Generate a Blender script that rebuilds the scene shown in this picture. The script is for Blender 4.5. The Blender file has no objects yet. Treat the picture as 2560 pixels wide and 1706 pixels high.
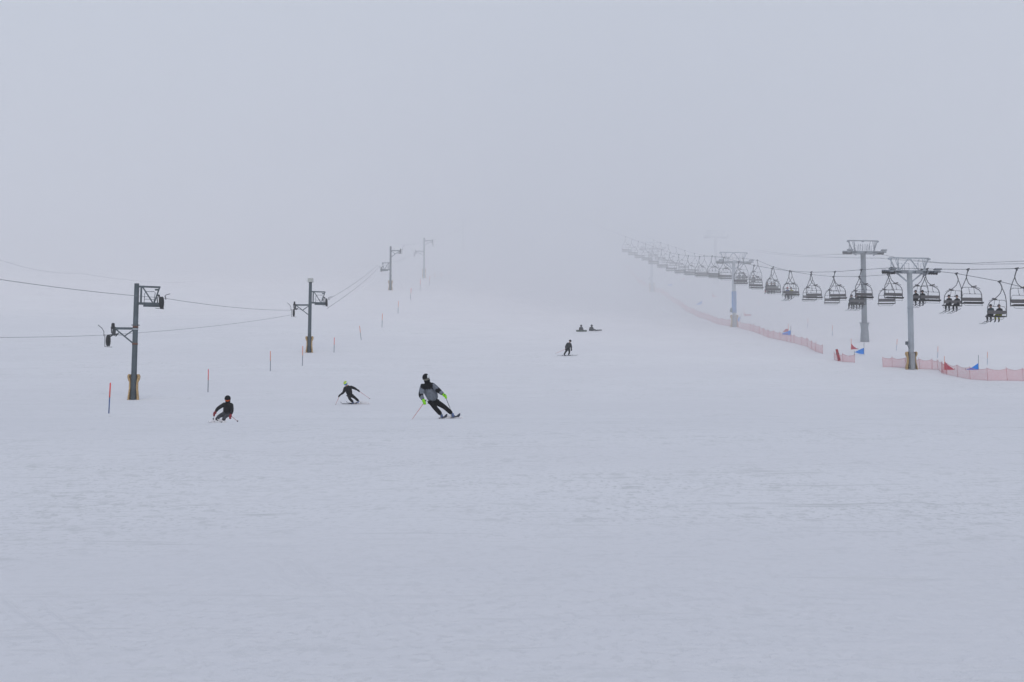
import bpy, bmesh, math, random
from mathutils import Vector, Matrix, noise
random.seed(7)
R = math.radians
S = bpy.context.scene
C = S.collection

# ------------------------------------------------------------------ camera
F = 3556.0                     # focal length in source pixels (photo 2560 x 1706)
PITCH = R(4.5)
cam_d = bpy.data.cameras.new('camera'); cam = bpy.data.objects.new('camera', cam_d); C.objects.link(cam)
cam_d.sensor_width = 36.0; cam_d.lens = 36.0 * F / 2560.0
cam_d.clip_start = 0.1; cam_d.clip_end = 3000
cam.location = (0, 0, 0); cam.rotation_euler = (R(90) + PITCH, 0, 0)
S.camera = cam

# ------------------------------------------------------------------ sky
SUN_EL, SUN_AZ = R(28), R(172)
w = bpy.data.worlds.new('World'); S.world = w; w.use_nodes = True
nt = w.node_tree; nt.nodes.clear()
out = nt.nodes.new('ShaderNodeOutputWorld'); bg = nt.nodes.new('ShaderNodeBackground')
sky = nt.nodes.new('ShaderNodeTexSky'); sky.sky_type = 'NISHITA'; sky.sun_disc = False
sky.sun_elevation = SUN_EL; sky.sun_rotation = SUN_AZ
mx = nt.nodes.new('ShaderNodeMix'); mx.data_type = 'RGBA'
mx.inputs[0].default_value = 0.86                       # overcast: the cloud deck hides most of the clear sky
mx.inputs[7].default_value = (3.93, 4.53, 5.55, 1)
nt.links.new(sky.outputs[0], mx.inputs[6]); nt.links.new(mx.outputs[2], bg.inputs[0])
bg.inputs[1].default_value = 0.104
nt.links.new(bg.outputs[0], out.inputs[0])

# ------------------------------------------------------------------ sun
sd = bpy.data.lights.new('sun', 'SUN'); sun = bpy.data.objects.new('sun', sd); C.objects.link(sun)
sd.energy = 1.05; sd.angle = R(50); sd.color = (1.0, 0.97, 0.93)
sun.rotation_euler = (R(90) - SUN_EL, 0, math.pi - SUN_AZ)

# ------------------------------------------------------------------ exposure
S.view_settings.view_transform = 'Standard'; S.view_settings.look = 'None'
S.view_settings.exposure = 0.0; S.view_settings.gamma = 1.0
S.render.engine = 'CYCLES'
cy = S.cycles
cy.max_bounces = 28; cy.diffuse_bounces = 4; cy.volume_bounces = 24
cy.transparent_max_bounces = 24
cy.use_denoising = True

# ------------------------------------------------------------------ materials
def mat(name, col, rough=0.6, metal=0.0, var=0.12, scale=6.0, bump=0.0, col2=None, spec=0.5):
    m = bpy.data.materials.new(name); m.use_nodes = True
    t = m.node_tree; b = t.nodes['Principled BSDF']
    b.inputs['Roughness'].default_value = rough; b.inputs['Metallic'].default_value = metal
    b.inputs['Specular IOR Level'].default_value = spec
    tc = t.nodes.new('ShaderNodeTexCoord')
    n = t.nodes.new('ShaderNodeTexNoise'); n.inputs['Scale'].default_value = scale; n.inputs['Detail'].default_value = 5
    t.links.new(tc.outputs['Object'], n.inputs['Vector'])
    r = t.nodes.new('ShaderNodeValToRGB')
    r.color_ramp.elements[0].position = 0.3; r.color_ramp.elements[1].position = 0.7
    c2 = col2 or tuple(min(1, c * (1 + var)) for c in col)
    c1 = tuple(c * (1 - var) for c in col)
    r.color_ramp.elements[0].color = (*c1, 1); r.color_ramp.elements[1].color = (*c2, 1)
    t.links.new(n.outputs[0], r.inputs[0]); t.links.new(r.outputs[0], b.inputs['Base Color'])
    if bump:
        bp = t.nodes.new('ShaderNodeBump'); bp.inputs['Strength'].default_value = bump
        t.links.new(n.outputs[0], bp.inputs['Height']); t.links.new(bp.outputs[0], b.inputs['Normal'])
    return m

M = {}
M['steel_dark'] = mat('weathered_steel', (0.075, 0.095, 0.11), 0.75, 0.0, 0.18, 2.2)
M['steel_dark_b'] = mat('blackened_steel', (0.03, 0.034, 0.04), 0.6)
M['galv'] = mat('galvanised_steel', (0.37, 0.40, 0.44), 0.6, 0.0, 0.12, 1.3)
M['galv_dark'] = mat('dull_galvanised_steel', (0.20, 0.22, 0.25), 0.6, 0.0, 0.15, 3)
M['rubber'] = mat('black_rubber', (0.03, 0.03, 0.032), 0.8)
M['rust'] = mat('rust_band', (0.13, 0.06, 0.04), 0.9, 0, 0.4, 9)
M['tape_light'] = mat('pale_tape', (0.42, 0.46, 0.5), 0.6)
M['pad'] = mat('ochre_padding', (0.46, 0.31, 0.15), 0.95, 0, 0.3, 7, 0.3)
M['pad_face'] = mat('grey_canvas_padding', (0.27, 0.28, 0.3), 0.9, 0, 0.25, 9)
M['cap'] = mat('pale_cabinet', (0.42, 0.43, 0.42), 0.6)
M['rope'] = mat('steel_rope', (0.14, 0.145, 0.16), 0.6)
M['chair_frame'] = mat('chair_frame_steel', (0.04, 0.043, 0.05), 0.6)
M['seat_dark'] = mat('dark_seat_pad', (0.028, 0.027, 0.026), 0.85)
M['seat_grey'] = mat('grey_seat_back', (0.10, 0.095, 0.1), 0.8)
M['red_flag'] = mat('red_gate_cloth', (0.42, 0.045, 0.075), 0.85)
M['blue_flag'] = mat('blue_gate_cloth', (0.02, 0.20, 0.66), 0.85)
M['blue_banner'] = mat('blue_banner_cloth', (0.05, 0.19, 0.48), 0.85, 0, .3, 2)
M['pole_red'] = mat('red_pole_plastic', (0.68, 0.06, 0.05), 0.5)
M['pole_orange'] = mat('orange_pole_plastic', (0.68, 0.17, 0.06), 0.5)
M['pole_blue'] = mat('blue_pole_plastic', (0.03, 0.075, 0.22), 0.5)
M['pole_dark'] = mat('dark_pole_plastic', (0.05, 0.065, 0.10), 0.5)
M['net_post'] = mat('pink_net_post', (0.50, 0.20, 0.22), 0.6)
M['red_mat'] = mat('rolled_red_mat', (0.33, 0.03, 0.04), 0.8)
M['black_cloth'] = mat('black_cloth', (0.0075, 0.0075, 0.009), 0.9, 0, 0.4, 12, 0.1, spec=0.2)
M['soft_black'] = mat('faded_black_cloth', (0.016, 0.016, 0.018), 0.9, 0, 0.4, 12, 0.1, spec=0.2)
M['charcoal'] = mat('charcoal_cloth', (0.035, 0.037, 0.042), 0.9, 0, 0.35, 12, 0.1, spec=0.2)
M['snowy_trouser'] = mat('snow_dusted_trousers', (0.055, 0.06, 0.072), 0.9, 0, 0.5, 10, 0.1, spec=0.2)
M['grey_jacket'] = mat('grey_jacket_cloth', (0.155, 0.17, 0.205), 0.9, 0, 0.25, 14, 0.15, spec=0.2)
M['lime'] = mat('lime_glove', (0.25, 0.68, 0.008), 0.7, 0, 0.1)
M['lime_helmet'] = mat('lime_helmet', (0.40, 0.55, 0.05), 0.4)
M['white'] = mat('white_plastic', (0.7, 0.72, 0.74), 0.4)
M['boot_pale'] = mat('pale_boot', (0.28, 0.28, 0.26), 0.45)
M['boot_blue'] = mat('blue_boot', (0.08, 0.13, 0.3), 0.4)
M['lens_tan'] = mat('tan_goggle_lens', (0.17, 0.16, 0.13), 0.3)
M['lens_blue'] = mat('blue_goggle_lens', (0.02, 0.18, 0.5), 0.2)
M['lens_orange'] = mat('orange_goggle_lens', (0.65, 0.10, 0.015), 0.25, 0, 0.4, 20)
M['red_glove'] = mat('red_glove', (0.25, 0.02, 0.03), 0.7)
M['ski_dark'] = mat('dark_ski', (0.02, 0.024, 0.05), 0.4)
M['ski_grey'] = mat('grey_ski', (0.10, 0.11, 0.13), 0.4)
M['skin'] = mat('skin', (0.50, 0.29, 0.22), 0.6)
M['pole_pink'] = mat('red_ski_pole', (0.50, 0.12, 0.10), 0.4)
M['board_green'] = mat('green_grey_board', (0.055, 0.075, 0.06), 0.5)
M['board_face'] = mat('dark_board', (0.04, 0.04, 0.05), 0.5)
M['yellow_cloth'] = mat('yellow_trousers', (0.30, 0.31, 0.02), 0.85)
M['olive_cloth'] = mat('olive_cloth', (0.26, 0.26, 0.03), 0.85)
M['blue_cloth'] = mat('blue_cloth', (0.02, 0.04, 0.16), 0.85)
M['teal_cloth'] = mat('teal_cloth', (0.025, 0.045, 0.055), 0.85)
M['red_hat'] = mat('red_helmet', (0.5, 0.03, 0.03), 0.5)
M['brown_cloth'] = mat('brown_cloth', (0.07, 0.045, 0.04), 0.85)
M['red_cloth'] = mat('red_cloth', (0.35, 0.05, 0.05), 0.85)

def net_material():
    m = bpy.data.materials.new('red_net'); m.use_nodes = True
    t = m.node_tree; t.nodes.clear(); L = t.links
    o = t.nodes.new('ShaderNodeOutputMaterial'); mixs = t.nodes.new('ShaderNodeMixShader')
    tr = t.nodes.new('ShaderNodeBsdfTransparent'); p = t.nodes.new('ShaderNodeBsdfPrincipled')
    p.inputs['Base Color'].default_value = (0.58, 0.10, 0.13, 1); p.inputs['Roughness'].default_value = 0.7
    uv = t.nodes.new('ShaderNodeUVMap'); sp = t.nodes.new('ShaderNodeSeparateXYZ'); L.new(uv.outputs[0], sp.inputs[0])
    def grid(sock, wd):
        a = t.nodes.new('ShaderNodeMath'); a.operation = 'MULTIPLY'; a.inputs[1].default_value = 18; L.new(sock, a.inputs[0])
        f = t.nodes.new('ShaderNodeMath'); f.operation = 'FRACT'; L.new(a.outputs[0], f.inputs[0])
        l = t.nodes.new('ShaderNodeMath'); l.operation = 'LESS_THAN'; l.inputs[1].default_value = wd; L.new(f.outputs[0], l.inputs[0])
        return l.outputs[0]
    g1 = grid(sp.outputs[0], 0.19); g2 = grid(sp.outputs[1], 0.19)
    mm = t.nodes.new('ShaderNodeMath'); mm.operation = 'MAXIMUM'; L.new(g1, mm.inputs[0]); L.new(g2, mm.inputs[1])
    L.new(mm.outputs[0], mixs.inputs[0]); L.new(tr.outputs[0], mixs.inputs[1]); L.new(p.outputs[0], mixs.inputs[2])
    L.new(mixs.outputs[0], o.inputs[0])
    return m
M['net'] = net_material()

def snow_material():
    m = bpy.data.materials.new('packed_snow'); m.use_nodes = True
    t = m.node_tree; L = t.links; b = t.nodes['Principled BSDF']
    b.inputs['Roughness'].default_value = 0.75; b.inputs['Specular IOR Level'].default_value = 0.2
    tc = t.nodes.new('ShaderNodeTexCoord')
    def mapping(sx, sy, rz=0.0):
        mp = t.nodes.new('ShaderNodeMapping'); mp.inputs['Scale'].default_value = (sx, sy, 1); mp.inputs['Rotation'].default_value = (0, 0, rz)
        L.new(tc.outputs['Object'], mp.inputs['Vector']); return mp.outputs[0]
    def nz(vec, sc, det=4, dist=0.0, rough=0.55):
        n = t.nodes.new('ShaderNodeTexNoise'); n.inputs['Scale'].default_value = sc; n.inputs['Detail'].default_value = det
        n.inputs['Distortion'].default_value = dist; n.inputs['Roughness'].default_value = rough; L.new(vec, n.inputs['Vector']); return n.outputs[0]
    def ramp(s, a, b_, c0=0.0, c1=1.0):
        r = t.nodes.new('ShaderNodeMapRange'); r.inputs[1].default_value = a; r.inputs[2].default_value = b_
        r.inputs[3].default_value = c0; r.inputs[4].default_value = c1; L.new(s, r.inputs[0]); return r.outputs[0]
    def op(o_, a, b_):
        x = t.nodes.new('ShaderNodeMath'); x.operation = o_
        for i, v in ((0, a), (1, b_)):
            if isinstance(v, (int, float)): x.inputs[i].default_value = v
            else: L.new(v, x.inputs[i])
        return x.outputs[0]
    patch = ramp(nz(mapping(0.22, 0.30), 1.0, 5, 0.5), 0.42, 0.62, 0.45, 1.0)     # churned areas
    chunks = ramp(nz(mapping(1.2, 0.8), 2.2, 4, 0.3, 0.65), 0.55, 0.66)           # loose clods
    fine = ramp(nz(mapping(1.3, 0.7), 8.0, 3, 0.2, 0.7), 0.53, 0.64)              # crumbs
    scuff = ramp(nz(mapping(0.5, 2.2, R(9)), 1.5, 5, 0.9, 0.6), 0.585, 0.70)      # scraped marks
    scuff2 = ramp(nz(mapping(0.35, 3.0, R(-14)), 1.1, 5, 1.0, 0.6), 0.59, 0.70)
    sep = t.nodes.new('ShaderNodeSeparateXYZ'); L.new(tc.outputs['Object'], sep.inputs[0]); X_, Y_ = sep.outputs[0], sep.outputs[1]
    wob = op('MULTIPLY', op('SUBTRACT', nz(mapping(0.12, 0.12), 1.0, 2), 0.5), 3.0)
    def ski_track(x0, slope, amp, lam, ph, wd):
        sn = op('SINE', op('ADD', op('DIVIDE', Y_, lam), ph), 0)
        c = op('ADD', op('ADD', op('MULTIPLY', sn, amp), op('MULTIPLY', Y_, slope)), op('ADD', wob, x0))
        d = op('ABSOLUTE', op('SUBTRACT', op('ABSOLUTE', op('SUBTRACT', X_, c), 0), wd), 0)     # two parallel grooves
        return ramp(d, 0.07, 0.02)
    trk = None
    for pr in ((-4, 0.10, 3.2, 5.5, 0.3, .16), (3, -0.12, 4.6, 7.5, 2.0, .2), (9, -0.2, 2.6, 5.0, 4.0, .14), (-9, 0.05, 5.2, 9.0, 1.0, .22),
               (0.5, 0.18, 1.6, 4.0, 5.0, .12), (14, -0.35, 6.0, 11.0, 3.0, .2), (-2, -0.25, 2.2, 6.5, 0.8, .15)):
        k = ski_track(*pr); trk = k if trk is None else op('MAXIMUM', trk, k)
    trk = op('MULTIPLY', trk, ramp(nz(mapping(0.35, 0.2), 1, 4), 0.46, 0.66))
    marks = op('MAXIMUM', op('MULTIPLY', chunks, op('MULTIPLY', patch, 0.55)), op('MULTIPLY', op('MAXIMUM', scuff, scuff2), op('MULTIPLY', patch, 0.7)))
    marks = op('MAXIMUM', marks, op('MULTIPLY', fine, op('MULTIPLY', patch, 0.6)))
    marks = op('MAXIMUM', marks, op('MULTIPLY', trk, 0.28))
    tone = nz(mapping(0.03, 0.05), 1.0, 3)
    col = t.nodes.new('ShaderNodeMix'); col.data_type = 'RGBA'
    col.inputs[6].default_value = (0.87, 0.852, 0.875, 1); col.inputs[7].default_value = (0.555, 0.555, 0.55, 1)
    L.new(op('MULTIPLY', marks, 1.0), col.inputs[0])
    col2 = t.nodes.new('ShaderNodeMix'); col2.data_type = 'RGBA'; col2.inputs[7].default_value = (0.82, 0.80, 0.825, 1)
    L.new(ramp(tone, 0.4, 0.65, 0, 0.7), col2.inputs[0]); L.new(col.outputs[2], col2.inputs[6])
    L.new(col2.outputs[2], b.inputs['Base Color'])
    h = op('ADD', op('MULTIPLY', nz(mapping(1, 1), 2.2, 8, 0, 0.68), 0.42), op('MULTIPLY', nz(mapping(0.2, 0.35), 1.0, 4), 0.8))
    h = op('SUBTRACT', h, op('ADD', op('MULTIPLY', marks, 0.10), op('MULTIPLY', trk, 0.09)))
    bp = t.nodes.new('ShaderNodeBump'); bp.inputs['Strength'].default_value = 0.38; bp.inputs['Distance'].default_value = 0.2
    L.new(h, bp.inputs['Height']); L.new(bp.outputs[0], b.inputs['Normal'])
    return m
M['snow'] = snow_material()

# ------------------------------------------------------------------ ground profile
PROF = [(-60, -4.2), (0, -1.75), (20, -1.0), (40, 0.5), (55, 1.33), (70, 1.66), (83, 2.50), (100, 3.85), (118, 5.9),
        (132, 7.75), (145, 9.75), (169, 13.2), (188, 16.3), (212, 20.3), (229, 23.4), (247, 27.3), (273, 33.2),
        (342, 49.0), (420, 69.0), (600, 115.0), (1100, 230.0)]
def prof(y):
    P = PROF
    if y <= P[0][0]: return P[0][1]
    for i in range(len(P) - 1):
        if y <= P[i + 1][0]:
            x0, z0 = P[i]; x1, z1 = P[i + 1]
            def sl(j):
                if j <= 0 or j >= len(P) - 1:
                    j = min(max(j, 0), len(P) - 2); return (P[j+1][1]-P[j][1])/(P[j+1][0]-P[j][0])
                return (P[j+1][1]-P[j-1][1])/(P[j+1][0]-P[j-1][0])
            h = x1 - x0; u = (y - x0) / h; m0 = sl(i) * h; m1 = sl(i + 1) * h
            return (2*u**3-3*u**2+1)*z0 + (u**3-2*u**2+u)*m0 + (-2*u**3+3*u**2)*z1 + (u**3-u**2)*m1
    return P[-1][1]
def ground(x, y):
    a = 0.03 + 0.12 * min(1, max(0, (y - 90) / 120))
    a2 = -0.26 * math.exp(-((x + 13.4)**2 / 50 + (y - 59)**2 / 80))        # shallow dip on the left
    return prof(y) + a2 + a * noise.noise(Vector((x / 22, y / 30, 0))) * 2 + 0.02 * noise.noise(Vector((x / 3.1, y / 3.7, 5)))

def terrain():
    ys = []; y = -50.0
    while y < 1050:
        ys.append(y); y += 0.5 if 0 <= y < 60 else (1.0 if y < 150 else (2.5 if y < 400 else 15))
    half = []; x = 0.0
    while x < 620:
        half.append(x); x += 0.5 if x < 26 else (1.2 if x < 60 else (4 if x < 130 else 25))
    xs = [-a for a in reversed(half[1:])] + half
    vs = [(x, y, ground(x, y)) for y in ys for x in xs]
    n = len(xs)
    fs = [(j*n+i, j*n+i+1, (j+1)*n+i+1, (j+1)*n+i) for j in range(len(ys)-1) for i in range(n-1)]
    me = bpy.data.meshes.new('snow_slope'); me.from_pydata(vs, [], fs)
    for p in me.polygons: p.use_smooth = True
    o = bpy.data.objects.new('snow_ground', me); C.objects.link(o); me.materials.append(M['snow'])
    o['kind'] = 'structure'; o['label'] = 'pale packed snow of the ski slope rising into the fog'
    return o
terrain()

# ------------------------------------------------------------------ pixel -> place
cp, sp_ = math.cos(PITCH), math.sin(PITCH)
def ray(px, py):
    x = (px - 1280) / F; v = -(py - 853) / F
    return Vector((x, cp - v * sp_, sp_ + v * cp))          # depth along the camera axis = 1
def at_y(px, py, y):
    r = ray(px, py); return r * (y / r.y)
def on_ground(px, py, lo=8, hi=500):
    r = ray(px, py); y = lo; prev = None
    while y < hi:
        p = r * (y / r.y)
        if p.z < ground(p.x, p.y):
            a, b = y - 0.5, y
            for _ in range(20):
                m = (a + b) / 2; p = r * (m / r.y)
                if p.z < ground(p.x, p.y): b = m
                else: a = m
            return r * (b / r.y)
        y += 0.5
    return r * (hi / r.y)

# ------------------------------------------------------------------ mesh kit
class MB:
    def __init__(s): s.bm = bmesh.new(); s.mi = 0
    def box(s, c, d, rot=None):
        m = Matrix.Translation(Vector(c)) @ (rot.to_4x4() if rot else Matrix()) @ Matrix.Diagonal((*d, 1))
        r = bmesh.ops.create_cube(s.bm, size=1, matrix=m)
        for f in {f for v in r['verts'] for f in v.link_faces}: f.material_index = s.mi
        return s
    def bar(s, a, b, wd, dp=None):
        a, b = Vector(a), Vector(b); q = (b - a).to_track_quat('Z', 'Y').to_matrix()
        return s.box((a + b) / 2, (wd, dp or wd, (b - a).length), q)
    def tube(s, pts, r, seg=8, cap=True):
        pts = [Vector(p) for p in pts]; rs = r if isinstance(r, (list, tuple)) else [r] * len(pts)
        rings = []; up = None
        for i, p in enumerate(pts):
            t = (pts[min(i + 1, len(pts) - 1)] - pts[max(i - 1, 0)]).normalized()
            if up is None:
                up = Vector((0, 0, 1)) if abs(t.z) < 0.9 else Vector((0, 1, 0))
            a = t.cross(up).normalized(); bb = a.cross(t).normalized(); up = bb
            rings.append([s.bm.verts.new(p + (a * math.cos(2*math.pi*k/seg) + bb * math.sin(2*math.pi*k/seg)) * rs[i]) for k in range(seg)])
        for i in range(len(rings) - 1):
            for k in range(seg):
                f = s.bm.faces.new((rings[i][k], rings[i][(k+1) % seg], rings[i+1][(k+1) % seg], rings[i+1][k])); f.material_index = s.mi; f.smooth = True
        if cap:
            for rg in (rings[0][::-1], rings[-1]):
                f = s.bm.faces.new(rg); f.material_index = s.mi
        return s
    def lathe(s, c, prof_, a0=0.0, a1=2 * math.pi, seg=24, axis='Z'):
        """closed profile of (r, z) swept round an axis"""
        full = abs(a1 - a0 - 2 * math.pi) < 1e-6; n = seg if full else seg + 1
        c = Vector(c); cols = []
        for k in range(n):
            a = a0 + (a1 - a0) * k / seg; col = []
            for r, z in prof_:
                p = Vector((r * math.cos(a), r * math.sin(a), z))
                if axis == 'X': p = Vector((p.z, p.x, p.y))
                if axis == 'Y': p = Vector((p.x, p.z, p.y))
                col.append(s.bm.verts.new(c + p))
            cols.append(col)
        m = len(prof_)
        for k in range(n if full else n - 1):
            A, B = cols[k], cols[(k + 1) % n]
            for j in range(m):
                f = s.bm.faces.new((A[j], A[(j+1) % m], B[(j+1) % m], B[j])); f.material_index = s.mi; f.smooth = True
        if not full:
            for cc in (cols[0], cols[-1][::-1]):
                f = s.bm.faces.new(cc); f.material_index = s.mi
        return s
    def wheel(s, c, r, wd, axis='X', hub=0.25, spokes=5):
        s.lathe(c, [(r*0.80, -wd/2), (r, -wd/2), (r*0.93, 0), (r, wd/2), (r*0.80, wd/2)], axis=axis, seg=20)
        s.lathe(c, [(0.001, -wd*0.6), (r*hub, -wd*0.6), (r*hub, wd*0.6), (0.001, wd*0.6)], axis=axis, seg=12)
        for k in range(spokes):
            a = 2*math.pi*k/spokes; d = Vector((0, math.cos(a), math.sin(a))) if axis == 'X' else Vector((math.cos(a), 0, math.sin(a)))
            s.bar(Vector(c) + d*r*hub*0.8, Vector(c) + d*r*0.86, wd*0.5)
        return s
    def quad(s, a, b, c, d=None):
        vs = [s.bm.verts.new(Vector(v)) for v in ((a, b, c, d) if d is not None else (a, b, c))]
        f = s.bm.faces.new(vs); f.material_index = s.mi; return s
    def prism(s, pts, off):
        """polygon pts extruded by the vector off"""
        off = Vector(off); A = [s.bm.verts.new(Vector(p)) for p in pts]; B = [s.bm.verts.new(Vector(p) + off) for p in pts]
        n = len(pts); fs = [s.bm.faces.new(A[::-1]), s.bm.faces.new(B)]
        for i in range(n): fs.append(s.bm.faces.new((A[i], A[(i+1) % n], B[(i+1) % n], B[i])))
        for f in fs: f.material_index = s.mi
        return s
    def ball(s, c, r, seg=14, squash=(1, 1, 1)):
        m = Matrix.Translation(Vector(c)) @ Matrix.Diagonal((r*squash[0], r*squash[1], r*squash[2], 1))
        q = bmesh.ops.create_uvsphere(s.bm, u_segments=seg, v_segments=seg//2+2, radius=1, matrix=m)
        for f in {f for v in q['verts'] for f in v.link_faces}: f.material_index = s.mi; f.smooth = True
        return s
    def build(s, name, mats, parent=None):
        bmesh.ops.recalc_face_normals(s.bm, faces=s.bm.faces)
        me = bpy.data.meshes.new(name); s.bm.to_mesh(me); s.bm.free()
        o = bpy.data.objects.new(name, me); C.objects.link(o)
        for m in (mats if isinstance(mats, (list, tuple)) else [mats]): me.materials.append(m)
        if parent: o.parent = parent
        return o

def tag(o, label=None, cat=None, group=None, kind=None):
    if label: o['label'] = label
    if cat: o['category'] = cat
    if group: o['group'] = group
    if kind: o['kind'] = kind
    return o
def thing(name, label, cat, loc=(0, 0, 0), rz=0.0, group=None):
    o = bpy.data.objects.new(name, None); C.objects.link(o); o.empty_display_size = 0.3
    o.location = loc; o.rotation_euler = (0, 0, rz)
    return tag(o, label, cat, group)
def copy_tree(o, parent=None):
    c = o.copy(); C.objects.link(c)
    if parent: c.parent = parent
    for ch in o.children: copy_tree(ch, c)
    return c
ORD = ['first', 'second', 'third', 'fourth', 'fifth', 'sixth', 'seventh', 'eighth', 'ninth', 'tenth', 'eleventh', 'twelfth',
       'thirteenth', 'fourteenth', 'fifteenth', 'sixteenth', 'seventeenth', 'eighteenth', 'nineteenth', 'twentieth']

# ================================================================== drag lift pylons
def pad_collar(name, root, h, rt, rm, rb, m, face=None, rot=0.0):
    """flared padding wrapped round the back and sides of a pole, open towards the valley"""
    th = 0.10
    pr = [(rb, -0.25), (rb * 0.93, h*0.12), (rm * 1.02, h*0.42), (rm, h*0.68), (rt * 0.95, h*0.82), (rt, h*0.93), (rt*0.86, h),
          (rt*0.86-th, h), (rt-th, h*0.92), (rm-th*0.8, h*0.68), (rm-th*0.8, h*0.42), (rb-th, h*0.1), (rb-th, -0.25)]
    o = MB().lathe((0, 0, 0), pr, R(-28), R(208), 26).build(name, m, root)
    o.rotation_euler = (0, 0, rot)
    if face:
        MB().box((0, -0.31, h*0.46), (0.44, 0.09, h*0.92)).build('front_padding', face, root)
    return o

def truss_arm(root, side, zt, zb, reach, r0):
    """box shaped work platform arm: top chord, thick bottom chord, post, braces, guard hoop and sheave"""
    X = lambda v: side * v
    f = MB()
    f.bar((X(r0*0.6), 0, zt), (X(reach), 0, zt - 0.04), 0.12)
    f.bar((X(r0*0.6), 0, zb), (X(reach + 0.06), 0, zb - 0.03), 0.18, 0.16)
    f.bar((X(r0 + 0.13), 0, zb), (X(r0 + 0.13), 0, zt), 0.11)
    f.bar((X(r0 + 0.22), 0, zt - 0.04), (X(reach - 0.50), 0, zb + 0.08), 0.08)
    f.bar((X(reach - 0.05), 0, zt - 0.06), (X(reach - 0.38), 0, zb + 0.06), 0.08)
    f.bar((X(r0 + 0.3), 0.02, zb - 0.16), (X(reach + 0.05), 0.02, zb - 0.18), 0.05, 0.13)
    arm = f.build('truss_arm', M['steel_dark'], root)
    g = MB()
    x0, x1 = reach - 1.0, reach - 0.28
    g.tube([(X(x0 - .03), -0.2, zb), (X(x0), -0.2, zb + 0.68), (X(x0 + .09), -0.2, zb + 0.80), (X(x1 - .08), -0.2, zb + 0.80), (X(x1), -0.2, zb + .72), (X(x1 - .1), -0.2, zb)], 0.02, 6)
    g.tube([(X(x0), -0.2, zb + 0.27), (X(x1 - .05), -0.2, zb + 0.27)], 0.016, 6)
    g.box((X(reach - 0.2), -0.05, zt - 0.22), (0.26, 0.2, 0.1))
    g.build('guard_rail', M['steel_dark'], root)
    h = MB()
    h.bar((X(reach - 0.2), 0, zb + 0.65), (X(reach + 0.15), 0, zb + 0.3), 0.05)
    h.ball((X(reach - 0.09), 0, zb + 0.55), 0.085)
    h.bar((X(reach - 0.2), 0, zb + 0.45), (X(reach - 0.14), 0, zb - 0.1), 0.06)
    h.bar((X(reach - 0.05), 0, zb + 0.45), (X(reach - 0.04), 0, zb - 0.1), 0.05)
    h.bar((X(reach - 0.3), 0, zb - 0.32), (X(reach + 0.3), 0, zb - 0.38), 0.03)
    h.bar((X(reach + 0.2), -0.1, zb + 0.35), (X(reach + 0.3), -0.1, zb - 0.38), 0.03)
    h.build('sheave_bracket', M['steel_dark_b'], root)
    MB().wheel((X(reach + 0.13), 0, zb + 0.06), 0.43, 0.13).build('sheave', M['rubber'], root)
    d = MB()
    d.bar((X(reach + 0.42), 0, zb + 0.28), (X(reach + 0.34), 0, zb + 0.55), 0.05)
    d.tube([(X(reach + 0.34), 0, zb + 0.5), (X(reach + 0.42), -.1, zb + 0.58), (X(reach + 0.75), -.25, zb + 0.66)], 0.02, 6)
    d.build('rope_catcher', M['steel_dark_b'], root)

def bracket_arm(root, side, z, reach, drop, r0, wheel_dx=0.42, wheel_dz=-0.85, small=True):
    X = lambda v: side * v
    f = MB()
    f.bar((X(r0 * 0.6), 0, z), (X(reach), 0, z), 0.15)
    f.bar((X(r0 * 0.8), 0, z - drop), (X(reach - 0.08), 0, z - 0.06), 0.09)
    f.bar((X(r0 * 0.9), 0, z - 0.12), (X(r0 + (reach - r0) * 0.45), 0, z - drop * 0.54), 0.07)
    f.bar((X(r0 + (reach - r0) * 0.5), 0, z - drop * 0.47), (X(reach + 0.1), 0, z - drop * 0.43), 0.03)
    f.build('bracket_arm', M['steel_dark'], root)
    h = MB()
    h.bar((X(reach + 0.02), 0, z + 0.1), (X(reach + 0.06), 0, z - 0.5), 0.16, 0.2)
    h.bar((X(reach + 0.24), 0, z + 0.1), (X(reach + 0.2), 0, z - 0.35), 0.06)
    h.bar((X(reach + 0.05), 0, z - 0.42), (X(reach + wheel_dx), 0, z + wheel_dz + 0.2), 0.07)
    h.bar((X(reach - 0.2), 0, z - 0.38), (X(reach + wheel_dx + 0.1), 0, z + wheel_dz + 0.36), 0.07)
    h.bar((X(reach - 0.28), 0, z - 0.3), (X(reach - 0.08), 0, z - 0.55), 0.06)
    h.bar((X(reach + wheel_dx + 0.24), 0, z + wheel_dz + 0.42), (X(reach + wheel_dx + 0.22), 0, z + wheel_dz - 0.42), 0.035)
    h.bar((X(reach + wheel_dx + 0.22), 0, z + wheel_dz - 0.42), (X(reach + wheel_dx - 0.28), 0, z + wheel_dz - 0.44), 0.03)
    h.build('sheave_bracket', M['steel_dark_b'], root)
    MB().wheel((X(reach + wheel_dx), 0, z + wheel_dz), 0.40, 0.12).build('sheave', M['rubber'], root)
    if small:
        MB().wheel((X(reach + 0.12), 0, z + 0.16), 0.22, 0.12, spokes=3).build('sheave', M['rubber'], root)
    d = MB()
    dx = reach + wheel_dx + 0.26
    d.tube([(X(dx + 0.05), 0, z + wheel_dz + 0.3), (X(dx + 0.06), 0, z + wheel_dz + 0.62), (X(dx + 0.18), -.1, z + wheel_dz + 0.85), (X(dx + 0.42), -.2, z + wheel_dz + 1.06)], 0.022, 6)
    d.build('rope_catcher', M['steel_dark_b'], root)

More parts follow.
